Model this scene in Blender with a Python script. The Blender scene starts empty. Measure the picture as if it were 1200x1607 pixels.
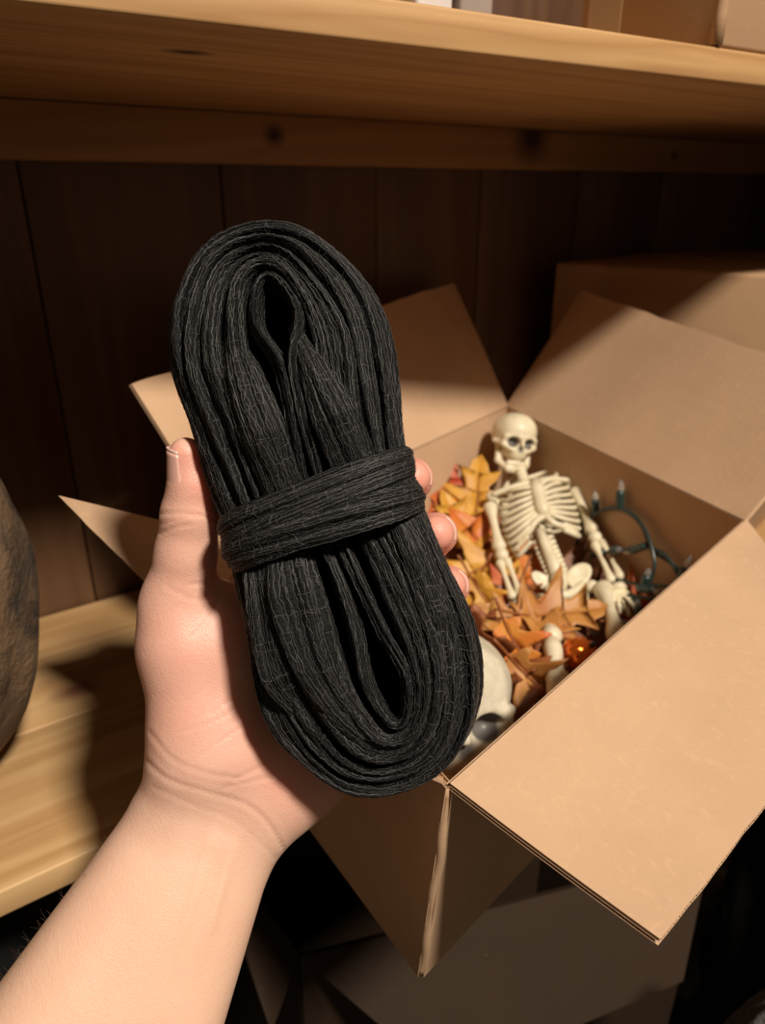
import bpy, math, random
import numpy as np
from mathutils import Vector, Matrix

random.seed(7)
rng = np.random.default_rng(7)
scn = bpy.context.scene
COL = scn.collection

# ------------------------------------------------------------------ camera
F_PX, HOR, YAW = 1150.0, 297.0, 55.0
CXP, CYP = 600.0, 803.5
_th = math.atan((CYP - HOR) / F_PX)
_yw = math.radians(YAW)
FWD = np.array([math.cos(_yw) * math.cos(_th), math.sin(_yw) * math.cos(_th), -math.sin(_th)])
RGT = np.cross(FWD, [0, 0, 1.0]); RGT /= np.linalg.norm(RGT)
UPV = np.cross(RGT, FWD)
cd = bpy.data.cameras.new('camera')
cd.sensor_fit = 'VERTICAL'; cd.sensor_height = 36.0; cd.sensor_width = 26.9
cd.lens = F_PX / 1607.0 * 36.0
cd.clip_start = 0.01; cd.clip_end = 50
cd.dof.use_dof = True; cd.dof.focus_distance = 0.262; cd.dof.aperture_fstop = 11
cam = bpy.data.objects.new('camera', cd); COL.objects.link(cam)
cam.matrix_world = Matrix([[RGT[i], UPV[i], -FWD[i], 0.0] for i in range(3)] + [[0, 0, 0, 1]])
scn.camera = cam

# ------------------------------------------------------------------ light
wd = bpy.data.worlds.new('world'); scn.world = wd; wd.use_nodes = True
wd.node_tree.nodes['Background'].inputs[0].default_value = (1.0, 0.74, 0.50, 1)
wd.node_tree.nodes['Background'].inputs[1].default_value = 0.05
ld = bpy.data.lights.new('ceiling_lamp', 'POINT'); ld.energy = 150; ld.color = (1.0, 0.90, 0.78); ld.shadow_soft_size = 0.12
lo = bpy.data.objects.new('ceiling_lamp', ld); COL.objects.link(lo); lo.location = (0.25, -1.15, 1.56)
vs = scn.view_settings
vs.view_transform = 'Standard'; vs.look = 'None'; vs.gamma = 1.0; vs.use_curve_mapping = False
vs.exposure = 1.0

# ------------------------------------------------------------------ helpers
def ray(px, py): return FWD + RGT * (px - CXP) / F_PX - UPV * (py - CYP) / F_PX
def at_z(px, py, z): d = ray(px, py); return d * (z / d[2])
def at_y(px, py, y): d = ray(px, py); return d * (y / d[1])
def at_d(px, py, d): return ray(px, py) * d
def on_plane(px, py, A, B, C):
    n = np.cross(B - A, C - A); d = ray(px, py); return d * (A @ n) / (d @ n)
def proj(P):
    P = np.asarray(P); a = P @ FWD
    return CXP + F_PX * (P @ RGT) / a, CYP - F_PX * (P @ UPV) / a, a

def link(name, me, mat, parent=None, smooth=True):
    o = bpy.data.objects.new(name, me); COL.objects.link(o)
    if mat is not None and not me.materials: me.materials.append(mat)
    if smooth: me.polygons.foreach_set('use_smooth', [True] * len(me.polygons))
    if parent is not None: o.parent = parent
    return o
def mesh(name, v, f, mat, parent=None, smooth=True, uv=None):
    me = bpy.data.meshes.new(name)
    me.from_pydata([tuple(map(float, p)) for p in v], [], [tuple(map(int, q)) for q in f])
    me.update()
    if uv is not None:
        l = me.uv_layers.new(name='UVMap')
        idx = np.zeros(len(me.loops), dtype=np.int32); me.loops.foreach_get('vertex_index', idx)
        l.data.foreach_set('uv', np.asarray(uv, dtype=np.float32)[idx].ravel())
    return link(name, me, mat, parent, smooth)
def tag(o, label, cat, group=None, kind=None):
    if label: o['label'] = label
    if cat: o['category'] = cat
    if group: o['group'] = group
    if kind: o['kind'] = kind
    return o
def empty(name, loc=(0, 0, 0)):
    o = bpy.data.objects.new(name, None); COL.objects.link(o); o.location = [float(q) for q in loc]
    o.empty_display_size = 0.02
    return o
def child(o, parent):
    """parent o keeping its world-space vertices (parents are unrotated empties)"""
    o.parent = parent; o.matrix_parent_inverse = Matrix.Translation(-Vector(parent.location)); return o
def cr(pts, n):
    """Catmull-Rom through pts, n samples"""
    P = np.asarray(pts, float); P = np.vstack([2 * P[0] - P[1], P, 2 * P[-1] - P[-2]])
    m = len(P) - 3; t = np.linspace(0, m - 1e-9, n); i = t.astype(int); u = (t - i)[:, None]
    a, b, c, d = P[i], P[i + 1], P[i + 2], P[i + 3]
    return .5 * ((2 * b) + (-a + c) * u + (2 * a - 5 * b + 4 * c - d) * u ** 2 + (-a + 3 * b - 3 * c + d) * u ** 3)
def interp(x, xs, ys): return np.interp(x, xs, ys)
def tube(pts, rad, seg=8, caps=True):
    """round swept tube; returns verts, faces"""
    P = np.asarray(pts, float); n = len(P); rad = np.broadcast_to(np.asarray(rad, float), (n,))
    T = np.gradient(P, axis=0); T /= np.linalg.norm(T, axis=1)[:, None] + 1e-12
    a = np.array([0, 0, 1.0]) if abs(T[0][2]) < .9 else np.array([1.0, 0, 0])
    N = np.zeros_like(P); N[0] = np.cross(T[0], a); N[0] /= np.linalg.norm(N[0])
    for i in range(1, n):
        q = N[i - 1] - T[i] * (N[i - 1] @ T[i]); N[i] = q / (np.linalg.norm(q) + 1e-12)
    B = np.cross(T, N); ang = np.arange(seg) * 2 * math.pi / seg
    V = (P[:, None, :] + rad[:, None, None] * (np.cos(ang)[None, :, None] * N[:, None, :] + np.sin(ang)[None, :, None] * B[:, None, :])).reshape(-1, 3)
    f = [(i * seg + j, i * seg + (j + 1) % seg, (i + 1) * seg + (j + 1) % seg, (i + 1) * seg + j) for i in range(n - 1) for j in range(seg)]
    if caps:
        f.append(tuple(range(seg - 1, -1, -1))); f.append(tuple((n - 1) * seg + j for j in range(seg)))
    return V, f
def join(parts):
    V, Fc, o = [], [], 0
    for v, f in parts:
        V.append(np.asarray(v)); Fc += [tuple(i + o for i in q) for q in f]; o += len(v)
    return np.vstack(V), Fc
def box_vf(lo, hi, bev=0.0):
    x0, y0, z0 = lo; x1, y1, z1 = hi
    if bev <= 0:
        v = [(x0, y0, z0), (x1, y0, z0), (x1, y1, z0), (x0, y1, z0), (x0, y0, z1), (x1, y0, z1), (x1, y1, z1), (x0, y1, z1)]
        f = [(3, 2, 1, 0), (4, 5, 6, 7), (0, 1, 5, 4), (1, 2, 6, 5), (2, 3, 7, 6), (3, 0, 4, 7)]
        return np.array(v, float), f
    import bmesh
    bm = bmesh.new(); bmesh.ops.create_cube(bm, size=1)
    for w in bm.verts:
        w.co = ((x0 + x1) / 2 + w.co.x * (x1 - x0), (y0 + y1) / 2 + w.co.y * (y1 - y0), (z0 + z1) / 2 + w.co.z * (z1 - z0))
    bmesh.ops.bevel(bm, geom=bm.edges[:], offset=bev, segments=2, affect='EDGES', profile=.5)
    bm.verts.index_update(); v = np.array([w.co[:] for w in bm.verts]); f = [tuple(w.index for w in q.verts) for q in bm.faces]
    bm.free(); return v, f
def hexa(c8, name, mat, parent=None, smooth=False):
    f = [(3, 2, 1, 0), (4, 5, 6, 7), (0, 1, 5, 4), (1, 2, 6, 5), (2, 3, 7, 6), (3, 0, 4, 7)]
    return mesh(name, c8, f, mat, parent, smooth)

def surface_nets(V, org, h):
    nx, ny, nz = V.shape; S = V < 0
    c = np.zeros((nx - 1, ny - 1, nz - 1), np.uint8)
    for a in (0, 1):
        for b in (0, 1):
            for d in (0, 1): c += S[a:nx - 1 + a, b:ny - 1 + b, d:nz - 1 + d]
    I = np.argwhere((c > 0) & (c < 8)); n = len(I)
    idm = -np.ones(c.shape, np.int64); idm[tuple(I.T)] = np.arange(n)
    acc = np.zeros((n, 3)); cnt = np.zeros(n)
    cor = [(a, b, d) for a in (0, 1) for b in (0, 1) for d in (0, 1)]
    val = {q: V[I[:, 0] + q[0], I[:, 1] + q[1], I[:, 2] + q[2]] for q in cor}
    for p in cor:
        for ax in range(3):
            if p[ax] == 0:
                q = list(p); q[ax] = 1; q = tuple(q); va, vb = val[p], val[q]
                m = (va < 0) != (vb < 0); t = np.where(m, va / np.where(m, va - vb, 1), 0)
                pos = np.array(p, float)[None].repeat(n, 0); pos[:, ax] = t
                acc[m] += pos[m]; cnt[m] += 1
    P = np.asarray(org) + h * (I + acc / cnt[:, None])
    quads = []
    for ax in range(3):
        o1, o2 = (ax + 1) % 3, (ax + 2) % 3
        sl0 = [slice(1, -1)] * 3; sl1 = [slice(1, -1)] * 3
        sl0[ax] = slice(0, -1); sl1[ax] = slice(1, None)
        s0, s1 = S[tuple(sl0)], S[tuple(sl1)]
        E = np.argwhere(s0 != s1); flip = s0[tuple(E.T)]
        E = E + 1; E[:, ax] -= 1
        def cell(d1, d2):
            q = E.copy(); q[:, o1] -= d1; q[:, o2] -= d2; return idm[tuple(q.T)]
        Q = np.stack([cell(0, 0), cell(1, 0), cell(1, 1), cell(0, 1)], 1)
        Q[~flip] = Q[~flip][:, ::-1]; quads.append(Q)
    Q = np.vstack(quads); Q = Q[(Q >= 0).all(1)]
    return P, Q
class SDF:
    """smooth union / subtraction of rounded cones and ellipsoids on a grid"""
    def __init__(s, lo, hi, h):
        s.h = h; s.lo = np.asarray(lo, float)
        n = [int(math.ceil((b - a) / h)) + 1 for a, b in zip(lo, hi)]
        ax = [np.float32(lo[i]) + np.arange(n[i], dtype=np.float32) * np.float32(h) for i in range(3)]
        s.X, s.Y, s.Z = ax[0][:, None, None], ax[1][None, :, None], ax[2][None, None, :]
        s.V = np.full(n, 10.0, np.float32)
    def cone(s, a, r0, b, r1):
        a = np.asarray(a, np.float32); b = np.asarray(b, np.float32); d = b - a; L = float(d @ d) + 1e-12
        x, y, z = s.X - a[0], s.Y - a[1], s.Z - a[2]
        t = np.clip((x * d[0] + y * d[1] + z * d[2]) / np.float32(L), 0, 1)
        return np.sqrt((x - t * d[0]) ** 2 + (y - t * d[1]) ** 2 + (z - t * d[2]) ** 2) - (np.float32(r0) + t * np.float32(r1 - r0))
    def ell(s, c, r):
        k0 = np.sqrt(((s.X - c[0]) / r[0]) ** 2 + ((s.Y - c[1]) / r[1]) ** 2 + ((s.Z - c[2]) / r[2]) ** 2)
        return ((k0 - 1) * np.float32(min(r))).astype(np.float32)
    def add(s, D, k):
        hh = np.clip(.5 + .5 * (s.V - D) / np.float32(k), 0, 1)
        s.V = (s.V + (D - s.V) * hh - np.float32(k) * hh * (1 - hh)).astype(np.float32)
    def sub(s, D, k):
        hh = np.clip(.5 - .5 * (s.V + D) / np.float32(k), 0, 1)
        s.V = (s.V + (-D - s.V) * hh + np.float32(k) * hh * (1 - hh)).astype(np.float32)
    def mesh(s): return surface_nets(s.V, s.lo, s.h)

# ------------------------------------------------------------------ materials
class NT:
    def __init__(s, name):
        s.m = bpy.data.materials.new(name); s.m.use_nodes = True
        s.t = s.m.node_tree; s.b = s.t.nodes['Principled BSDF']
    def n(s, typ, **k):
        q = s.t.nodes.new(typ)
        for a, v in k.items(): setattr(q, a, v)
        return q
    def l(s, a, b): s.t.links.new(a, b)
    def val(s, sock, v):
        if hasattr(v, 'is_linked') or isinstance(v, bpy.types.NodeSocket): s.l(v, sock)
        else: sock.default_value = v
    def math(s, op, a, b=0.0, c=0.0, clamp=False):
        q = s.n('ShaderNodeMath', operation=op, use_clamp=clamp)
        s.val(q.inputs[0], a); s.val(q.inputs[1], b); s.val(q.inputs[2], c); return q.outputs[0]
    def coord(s, kind='Object', scale=(1, 1, 1), rot=(0, 0, 0), loc=(0, 0, 0)):
        c = s.n('ShaderNodeTexCoord'); m = s.n('ShaderNodeMapping')
        m.inputs['Scale'].default_value = scale; m.inputs['Rotation'].default_value = rot; m.inputs['Location'].default_value = loc
        s.l(c.outputs[kind], m.inputs[0]); return m.outputs[0]
    def noise(s, vec, scale, detail=4, rough=.55, dist=0.0):
        q = s.n('ShaderNodeTexNoise'); s.l(vec, q.inputs['Vector'])
        q.inputs['Scale'].default_value = scale; q.inputs['Detail'].default_value = detail
        q.inputs['Roughness'].default_value = rough; q.inputs['Distortion'].default_value = dist
        return q.outputs['Fac']
    def ramp(s, fac, stops):
        q = s.n('ShaderNodeValToRGB'); s.l(fac, q.inputs[0]); e = q.color_ramp.elements
        while len(e) < len(stops): e.new(.5)
        for i, (p, c) in enumerate(stops): e[i].position = p; e[i].color = (*c, 1) if len(c) == 3 else c
        return q.outputs[0]
    def mix(s, fac, a, b, blend='MIX'):
        q = s.n('ShaderNodeMix', data_type='RGBA', blend_type=blend)
        s.val(q.inputs[0], fac)
        for i, v in ((6, a), (7, b)):
            if isinstance(v, tuple): q.inputs[i].default_value = (*v, 1) if len(v) == 3 else v
            else: s.l(v, q.inputs[i])
        return q.outputs[2]
    def bump(s, h, strength=.3, dist=.001, prev=None):
        q = s.n('ShaderNodeBump'); q.inputs['Strength'].default_value = strength; q.inputs['Distance'].default_value = dist
        s.l(h, q.inputs['Height'])
        if prev is not None: s.l(prev, q.inputs['Normal'])
        return q.outputs[0]
    def set(s, **k):
        for a, v in k.items():
            q = s.b.inputs[a.replace('_', ' ')]
            if isinstance(v, tuple) and len(v) == 3 and q.type == 'RGBA': v = (*v, 1)
            s.val(q, v)
        return s.m

def wood(name, light, dark, axis, ring=60.0, rough=.55, knots=(), knot_col=(.06, .025, .012), grain=1.0, seed=0.0):
    """pine: stretched grain along an axis, with a few knots at world spots"""
    m = NT(name)
    st = [1.0, 1.0, 1.0]; st[axis] = 0.06
    v = m.coord('Object', scale=tuple(st), loc=(seed, seed * .7, seed * .3))
    n1 = m.noise(v, 14, 3, .5, .6); n2 = m.noise(v, ring * 3, 4, .6, .3)
    w = m.math('FRACT', m.math('MULTIPLY', n1, ring / 6.0))
    w = m.math('ABSOLUTE', m.math('SUBTRACT', w, .5)); w = m.math('MULTIPLY', w, 2.0)
    g = m.math('ADD', m.math('MULTIPLY', w, .55 * grain), m.math('MULTIPLY', n2, .6 * grain), clamp=True)
    col = m.ramp(g, [(.12, light), (.9, dark)])
    big = m.noise(m.coord('Object', scale=tuple(st)), 5, 2)
    col = m.mix(m.math('MULTIPLY', m.math('SUBTRACT', big, .4, clamp=True), .9), col, tuple(c * .62 for c in dark))
    geo = m.n('ShaderNodeNewGeometry')
    for (kx, ky, kz, kr, el) in knots:
        sub = m.n('ShaderNodeVectorMath', operation='SUBTRACT'); m.l(geo.outputs['Position'], sub.inputs[0]); sub.inputs[1].default_value = (kx, ky, kz)
        sc = m.n('ShaderNodeVectorMath', operation='MULTIPLY'); m.l(sub.outputs[0], sc.inputs[0])
        s3 = [1 / kr] * 3; s3[axis] = 1 / (kr * el); sc.inputs[1].default_value = s3
        ln = m.n('ShaderNodeVectorMath', operation='LENGTH'); m.l(sc.outputs[0], ln.inputs[0])
        d = m.math('ADD', ln.outputs['Value'], m.math('MULTIPLY', m.math('SUBTRACT', n2, .5), .5))
        k = m.math('SUBTRACT', 1.25, d, clamp=True); col = m.mix(k, col, knot_col)
    return m.set(Base_Color=col, Roughness=rough, Normal=m.bump(g, .12, .0006))

def cardboard(name, base=(.56, .365, .222), seed=0.0, flute=None):
    m = NT(name)
    v = m.coord('Object', loc=(seed, seed, seed))
    n1 = m.noise(v, 9, 3, .5); n2 = m.noise(v, 420, 4, .7); n3 = m.noise(v, 130, 3, .6, 1.5)
    col = m.ramp(n1, [(.3, tuple(c * .88 for c in base)), (.7, tuple(min(1, c * 1.08) for c in base))])
    col = m.mix(m.math('MULTIPLY', m.math('SUBTRACT', n2, .5), .55, clamp=True), col, tuple(c * .7 for c in base))
    col = m.mix(m.math('MULTIPLY', m.math('SUBTRACT', n3, .56, clamp=True), 1.6, clamp=True), col, tuple(min(1, c * 1.3) for c in base))
    vo = m.n('ShaderNodeTexVoronoi'); m.l(v, vo.inputs['Vector']); vo.inputs['Scale'].default_value = 34
    sp = m.math('LESS_THAN', vo.outputs['Distance'], .028); col = m.mix(m.math('MULTIPLY', sp, .55), col, (.10, .055, .03))
    h = m.math('ADD', m.math('MULTIPLY', n2, .5), n3)
    if flute:
        uv = m.coord('UV'); sx = m.n('ShaderNodeSeparateXYZ'); m.l(uv, sx.inputs[0])
        wv = m.math('SINE', m.math('MULTIPLY', m.math('ADD', sx.outputs[0], m.math('MULTIPLY', n3, .0004)), 2 * math.pi / flute))
        h = m.math('ADD', h, m.math('MULTIPLY', wv, .16))
    return m.set(Base_Color=col, Roughness=.78, Normal=m.bump(h, .22, .0004), Specular_IOR_Level=.25)

def plain(name, col, rough=.5, var=.15, scale=60, spec=.4, bump=0.0, **k):
    m = NT(name); v = m.coord('Object'); n = m.noise(v, scale, 4)
    c = m.ramp(n, [(.3, tuple(x * (1 - var) for x in col)), (.7, tuple(min(1, x * (1 + var)) for x in col))])
    if bump: k['Normal'] = m.bump(n, bump, .001)
    return m.set(Base_Color=c, Roughness=rough, Specular_IOR_Level=spec, **k)

KN = [(at_y(430, 212, .597), .009, 1.1), (at_y(835, 220, .597), .021, 1.25), (at_y(1060, 244, .595), .006, 1.2)]
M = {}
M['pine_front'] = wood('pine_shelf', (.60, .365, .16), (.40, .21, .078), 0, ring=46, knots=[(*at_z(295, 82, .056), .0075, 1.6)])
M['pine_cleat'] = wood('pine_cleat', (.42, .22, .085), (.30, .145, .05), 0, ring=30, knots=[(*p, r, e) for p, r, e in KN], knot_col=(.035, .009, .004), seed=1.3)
M['pine_low'] = wood('pine_lower_shelf', (.66, .43, .205), (.46, .255, .10), 0, ring=40, knots=[(*at_z(118, 1082, -.34), .011, 1.6)], knot_col=(.24, .10, .05), seed=2.1)
M['panel'] = wood('dark_panel', (.135, .064, .029), (.078, .034, .015), 2, ring=26, rough=.5, seed=.4)
M['panel_b'] = wood('dark_panel_b', (.15, .074, .034), (.088, .040, .017), 2, ring=30, rough=.5, seed=4.4)
M['floor'] = plain('floor_concrete', (.035, .028, .022), .8, .3, 20)
M['card'] = cardboard('cardboard', flute=.0062)
M['card_b'] = cardboard('cardboard_aged', (.40, .245, .135), 3.0)
M['card_shaded'] = cardboard('cardboard_shaded', (.030, .0155, .0070), 5.0)  # cardboard darkened all over: the lower carton's shade is put into its colour
M['tape'] = plain('packing_tape', (.44, .28, .15), .22, .08, 30, .6)

# ------------------------------------------------------------------ setting
ZS, ZU, YB = -.34, .056, .62       # lower shelf top, upper shelf underside, back wall face
ZF = -.80                           # floor
fl = mesh('floor', *box_vf((-1.6, -2.0, ZF - .02), (2.0, .70, ZF)), M['floor'], None, False); fl['kind'] = 'structure'
wb = empty('wall_back', (0.2, YB, ZF)); wb['kind'] = 'structure'
ed = [-.62, -.48, -.33, -.18, -.03, .118, .272, .427, .559, .71, .86, 1.07]
for i in range(len(ed) - 1):
    g = .0005
    v, f = box_vf((ed[i] + g, YB + (.0006 if i % 2 else 0), ZF), (ed[i + 1] - g, YB + .014, 1.0), .0016)
    child(mesh('plank', v, f, M['panel_b'] if i % 3 == 1 else M['panel']), wb)
child(mesh('backing', *box_vf((-.62, YB + .0145, ZF), (1.07, YB + .03, 1.0)), M['panel']), wb)
ws = mesh('wall_right', *box_vf((1.072, .30, ZF), (1.09, YB + .03, 1.0), .001), M['panel']); ws['kind'] = 'structure'

# upper shelf board: front edge runs a touch out of square
us = empty('upper_shelf', (.3, .46, ZU))
tag(us, 'pine shelf board across the top with lit front edge', 'shelf')
def shelf_board(x0, x1, yf0, yf1, yb, z0, z1, name, mat, parent, bev=.0016):
    v, f = box_vf((0, 0, z0), (1, 1, z1))
    import bmesh
    bm = bmesh.new(); vv = []
    for p in [(x0, yf0), (x1, yf1), (x1, yb), (x0, yb)]:
        vv.append((bm.verts.new((*p, z0)), bm.verts.new((*p, z1))))
    bm.faces.new([q[0] for q in vv][::-1]); bm.faces.new([q[1] for q in vv])
    for i in range(4): a, b = vv[i], vv[(i + 1) % 4]; bm.faces.new((a[0], b[0], b[1], a[1]))
    bmesh.ops.bevel(bm, geom=bm.edges[:], offset=bev, segments=3, affect='EDGES', profile=.5)
    bm.verts.index_update(); V = np.array([w.co[:] for w in bm.verts]); Fc = [tuple(w.index for w in q.verts) for q in bm.faces]; bm.free()
    return child(mesh(name, V, Fc, mat), parent)
shelf_board(-.62, 1.07, .340, .250, YB - .001, ZU, ZU + .0165, 'board', M['pine_front'], us)
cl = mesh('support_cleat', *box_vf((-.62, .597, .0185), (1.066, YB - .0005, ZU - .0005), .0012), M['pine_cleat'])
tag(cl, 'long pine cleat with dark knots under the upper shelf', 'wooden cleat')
ls = empty('lower_shelf', (.3, .48, ZS - .02))
tag(ls, 'light pine lower shelf made of two boards under the box', 'shelf')
shelf_board(-.62, 1.068, .340, .340, .4655, ZS - .018, ZS, 'board', M['pine_low'], ls, .0018)
shelf_board(-.62, 1.068, .4665, .4665, YB - .002, ZS - .018, ZS - .0004, 'board', M['pine_low'], ls, .0018)

# ------------------------------------------------------------------ corrugated boards
def board(name, A, B, C, D, mat, parent, th=.0034, bow=0.0, torn=0.0, period=.0062, outer_nrm=None):
    """A-B hinge, D-C outer edge (A-D and B-C ends); flutes run from hinge to outer edge. Two liners and a wavy core."""
    A, B, C, D = [np.asarray(q, float) for q in (A, B, C, D)]
    nu = max(8, int(np.linalg.norm(B - A) / period * 6)); nv = 10
    nrm = np.cross(B - A, D - A); nrm /= np.linalg.norm(nrm)
    if outer_nrm is not None and nrm @ outer_nrm < 0: nrm = -nrm
    us_, vs_ = np.linspace(0, 1, nu + 1), np.linspace(0, 1, nv + 1)
    ph = np.cumsum(rng.normal(0, .35, nu + 1)); ph -= np.linspace(ph[0], ph[-1], nu + 1)
    U, Vv = np.meshgrid(us_, vs_, indexing='ij')
    tv = Vv * (1 + torn * np.sin(U * 23 + 1.3) * .010 + torn * np.sin(U * 61) * .005 + torn * ph[:, None] * .0016)
    base = (A + (B - A) * U[..., None]) * (1 - tv[..., None]) + (D + (C - D) * U[..., None]) * tv[..., None]
    base = base + nrm * (bow * np.sin(np.pi * Vv) * (0.4 + .6 * np.sin(np.pi * U)))[..., None]
    V, Fc, UV = [], [], []
    L = np.linalg.norm(B - A); W = np.linalg.norm(D - A)
    def sheet(off, flip, ext=1.0):
        o = sum(len(q) for q in V); P = base + nrm * off[..., None] if hasattr(off, 'shape') else base + nrm * off
        V.append(P.reshape(-1, 3)); UV.append(np.stack([U * L, Vv * W], -1).reshape(-1, 2))
        for i in range(nu):
            for j in range(nv):
                q = (o + i * (nv + 1) + j, o + (i + 1) * (nv + 1) + j, o + (i + 1) * (nv + 1) + j + 1, o + i * (nv + 1) + j + 1)
                Fc.append(q[::-1] if flip else q)
        return o
    t2 = th / 2; lt = .00035
    for a, b in ((t2, t2 - lt), (-t2 + lt, -t2)):
        o1 = sheet(a, False); o2 = sheet(b, True)
        idx = lambda o, i, j: o + i * (nv + 1) + j
        for i in range(nu):
            for j, s in ((0, 1), (nv, -1)):
                q = (idx(o1, i, j), idx(o1, i + 1, j), idx(o2, i + 1, j), idx(o2, i, j)); Fc.append(q if s < 0 else q[::-1])
        for j in range(nv):
            for i, s in ((0, 1), (nu, -1)):
                q = (idx(o1, i, j), idx(o1, i, j + 1), idx(o2, i, j + 1), idx(o2, i, j)); Fc.append(q if s > 0 else q[::-1])
    k = np.sin(U * L * 2 * math.pi / period) * (t2 - lt * 1.2)
    sheet(k, False)
    o = mesh(name, np.vstack(V), Fc, mat, None, False, np.vstack(UV))
    return child(o, parent) if parent is not None else o

# rim and base corners of the open box (racked out of square)
ZR = -.205
Fc_, Rc, Nc, Lc = at_z(795, 638, ZR), at_z(1170, 818, ZR), at_z(705, 1234, ZR), at_z(350, 842, ZR)
Nb = at_z(660, 1530, ZS + .003); Lb = np.array([.148, .405, ZS + .003]); Rb = np.array([.462, .238, ZS + .003]); Fb = np.array([.522, .522, ZS + .003])
bx = empty('open_cardboard_box', (.33, .36, ZS))
tag(bx, 'open brown cardboard box of autumn decorations standing on the lower shelf', 'box')
cen = (Fc_ + Rc + Nc + Lc) / 4
for (a, b, b2, a2) in ((Fc_, Rc, Rb, Fb), (Rc, Nc, Nb, Rb), (Nc, Lc, Lb, Nb), (Lc, Fc_, Fb, Lb)):
    board('side_panel', a, b, b2, a2, M['card'], bx, outer_nrm=(a + b) / 2 - cen)
board('bottom_panel', Nb, Rb, Fb, Lb, M['card'], bx)
# flaps
G1 = np.array([.6033, .5115, -.094]); G2 = on_plane(1200, 555, Fc_, Rc, G1); G2 = G1 + (G2 - G1) * 1.32
board('flap', Fc_, Rc, G2, G1, M['card'], bx, bow=-.002, torn=.4)
H1 = at_d(710, 445, 1.0); hd = (Fc_ - Lc) / np.linalg.norm(Fc_ - Lc); H1 = H1 * ((Fc_ @ hd) / (H1 @ hd))
H2 = on_plane(205, 605, Lc, Fc_, H1)
board('flap', Lc, Fc_, H1, H2, M['card'], bx, bow=.002, torn=.4)
P1 = at_z(1035, 1480, -.213); P2 = on_plane(1200, 1266, Nc, Rc, P1); P2 = P1 + (P2 - P1) * 2.5
board('flap', Rc, Nc, P1, P2, M['card'], bx, bow=-.0015, torn=.22)
J1 = at_z(97, 780, -.144); J2 = at_d(440, 1120, .362)
board('flap', Nc, Lc, J1, J2, M['card'], bx, th=.0046, bow=.003, torn=.3)
# crushed vertical crease at the near corner
cp = np.array([Nc + (Nb - Nc) * t for t in np.linspace(.01, 1.0, 26)])
off = (Nc - cen); off[2] = 0; off /= np.linalg.norm(off)
cp = cp - off * .0012 + np.stack([.0005 * np.sin(np.arange(26) * .9), .0004 * np.sin(np.arange(26) * .5 + 1), 0 * np.arange(26)], 1)
v, f = tube(cp, np.interp(np.arange(26), [0, 2, 24, 25], [.0016, .0026, .0026, .0022]), 10); child(mesh('corner_crease', v, f, M['card']), bx)

# ------------------------------------------------------------------ other boxes
def carton(name, label, c4, z0, z1, mat, tape=None, group=None):
    """closed carton on a 4-corner footprint (counter-clockwise) with lid seam and tape"""
    c4 = [np.array([*q[:2], 0.]) for q in c4]; cc = sum(c4) / 4
    e = empty(name, (*cc[:2], z0)); tag(e, label, 'box', group)
    import bmesh
    bm = bmesh.new(); lo_ = [bm.verts.new((q[0], q[1], z0)) for q in c4]; hi_ = [bm.verts.new((q[0], q[1], z1)) for q in c4]
    bm.faces.new(lo_[::-1]); bm.faces.new(hi_)
    for i in range(4): bm.faces.new((lo_[i], lo_[(i + 1) % 4], hi_[(i + 1) % 4], hi_[i]))
    bmesh.ops.bevel(bm, geom=bm.edges[:], offset=.0022, segments=2, affect='EDGES', profile=.5)
    bm.verts.index_update(); V = np.array([w.co[:] for w in bm.verts]); Fq = [tuple(w.index for w in q.verts) for q in bm.faces]; bm.free()
    child(mesh('body', V, Fq, mat), e)
    m01, m23 = (c4[0] + c4[3]) / 2, (c4[1] + c4[2]) / 2
    w = (c4[3] - c4[0]) / np.linalg.norm(c4[3] - c4[0]) * .02
    q = [m01 - w, m23 - w, m23 + w, m01 + w]
    child(hexa([(p[0], p[1], z1 - .0004) for p in q] + [(p[0], p[1], z1 + .0005) for p in q], 'tape', M['tape']), e)
    return e
# box at the back right of the lower shelf
carton('storage_carton', 'closed brown carton standing behind the raised right flap', [(.628, .572), (.692, .347), (1.02, .42), (.96, .60)], ZS, -.072, M['card_b'])
# carton on upper shelf, corner overhanging the edge
zt = ZU + .0168
kc = at_z(1123, 73, ZU + .0168)
cu = carton('shelf_carton', 'brown carton on the upper shelf overhanging its edge at the right', [(kc[0], kc[1]), (kc[0] + .26, kc[1] - .012), (kc[0] + .275, kc[1] + .098), (kc[0] + .006, kc[1] + .106)], zt, zt + .16, M['card_b'])
cv = at_z(1123, 66, ZU + .0168)
v, f = tube([(kc[0] + .001, kc[1] + .001, zt + .001 + .158 * t) for t in np.linspace(0, 1, 12)], .0036, 10); child(mesh('corner_crease', v, f, M['card_b']), cu)
v, f = box_vf((kc[0] - .0004 + .004, kc[1] + .072, zt + .001), (kc[0] + .012, kc[1] + .098, zt + .159)); child(mesh('tape', v, f, M['tape'], None, False), cu)
M['white_pack'] = plain('white_packet', (.62, .58, .55), .5, .06); M['grey_pack'] = plain('grey_packet', (.30, .25, .22), .5, .08)
def packet(name, label, x0, y0, x1, y1, h, mat):
    e = empty(name, ((x0 + x1) / 2, (y0 + y1) / 2, zt)); tag(e, label, 'packet')
    child(mesh('body', *box_vf((x0, y0, zt), (x1, y1, zt + h), .002), mat), e)
    child(mesh('lid', *box_vf((x0 - .0012, y0 - .0012, zt + h * .72), (x1 + .0012, y1 + .0012, zt + h + .002), .001), mat), e)
packet('white_packet', 'white packet on the upper shelf left of the brown carton', .283, .372, .308, .40, .10, M['white_pack'])
packet('grey_packet', 'pale grey packet between the white packet and the carton', .312, .370, .336, .42, .13, M['grey_pack'])

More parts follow.
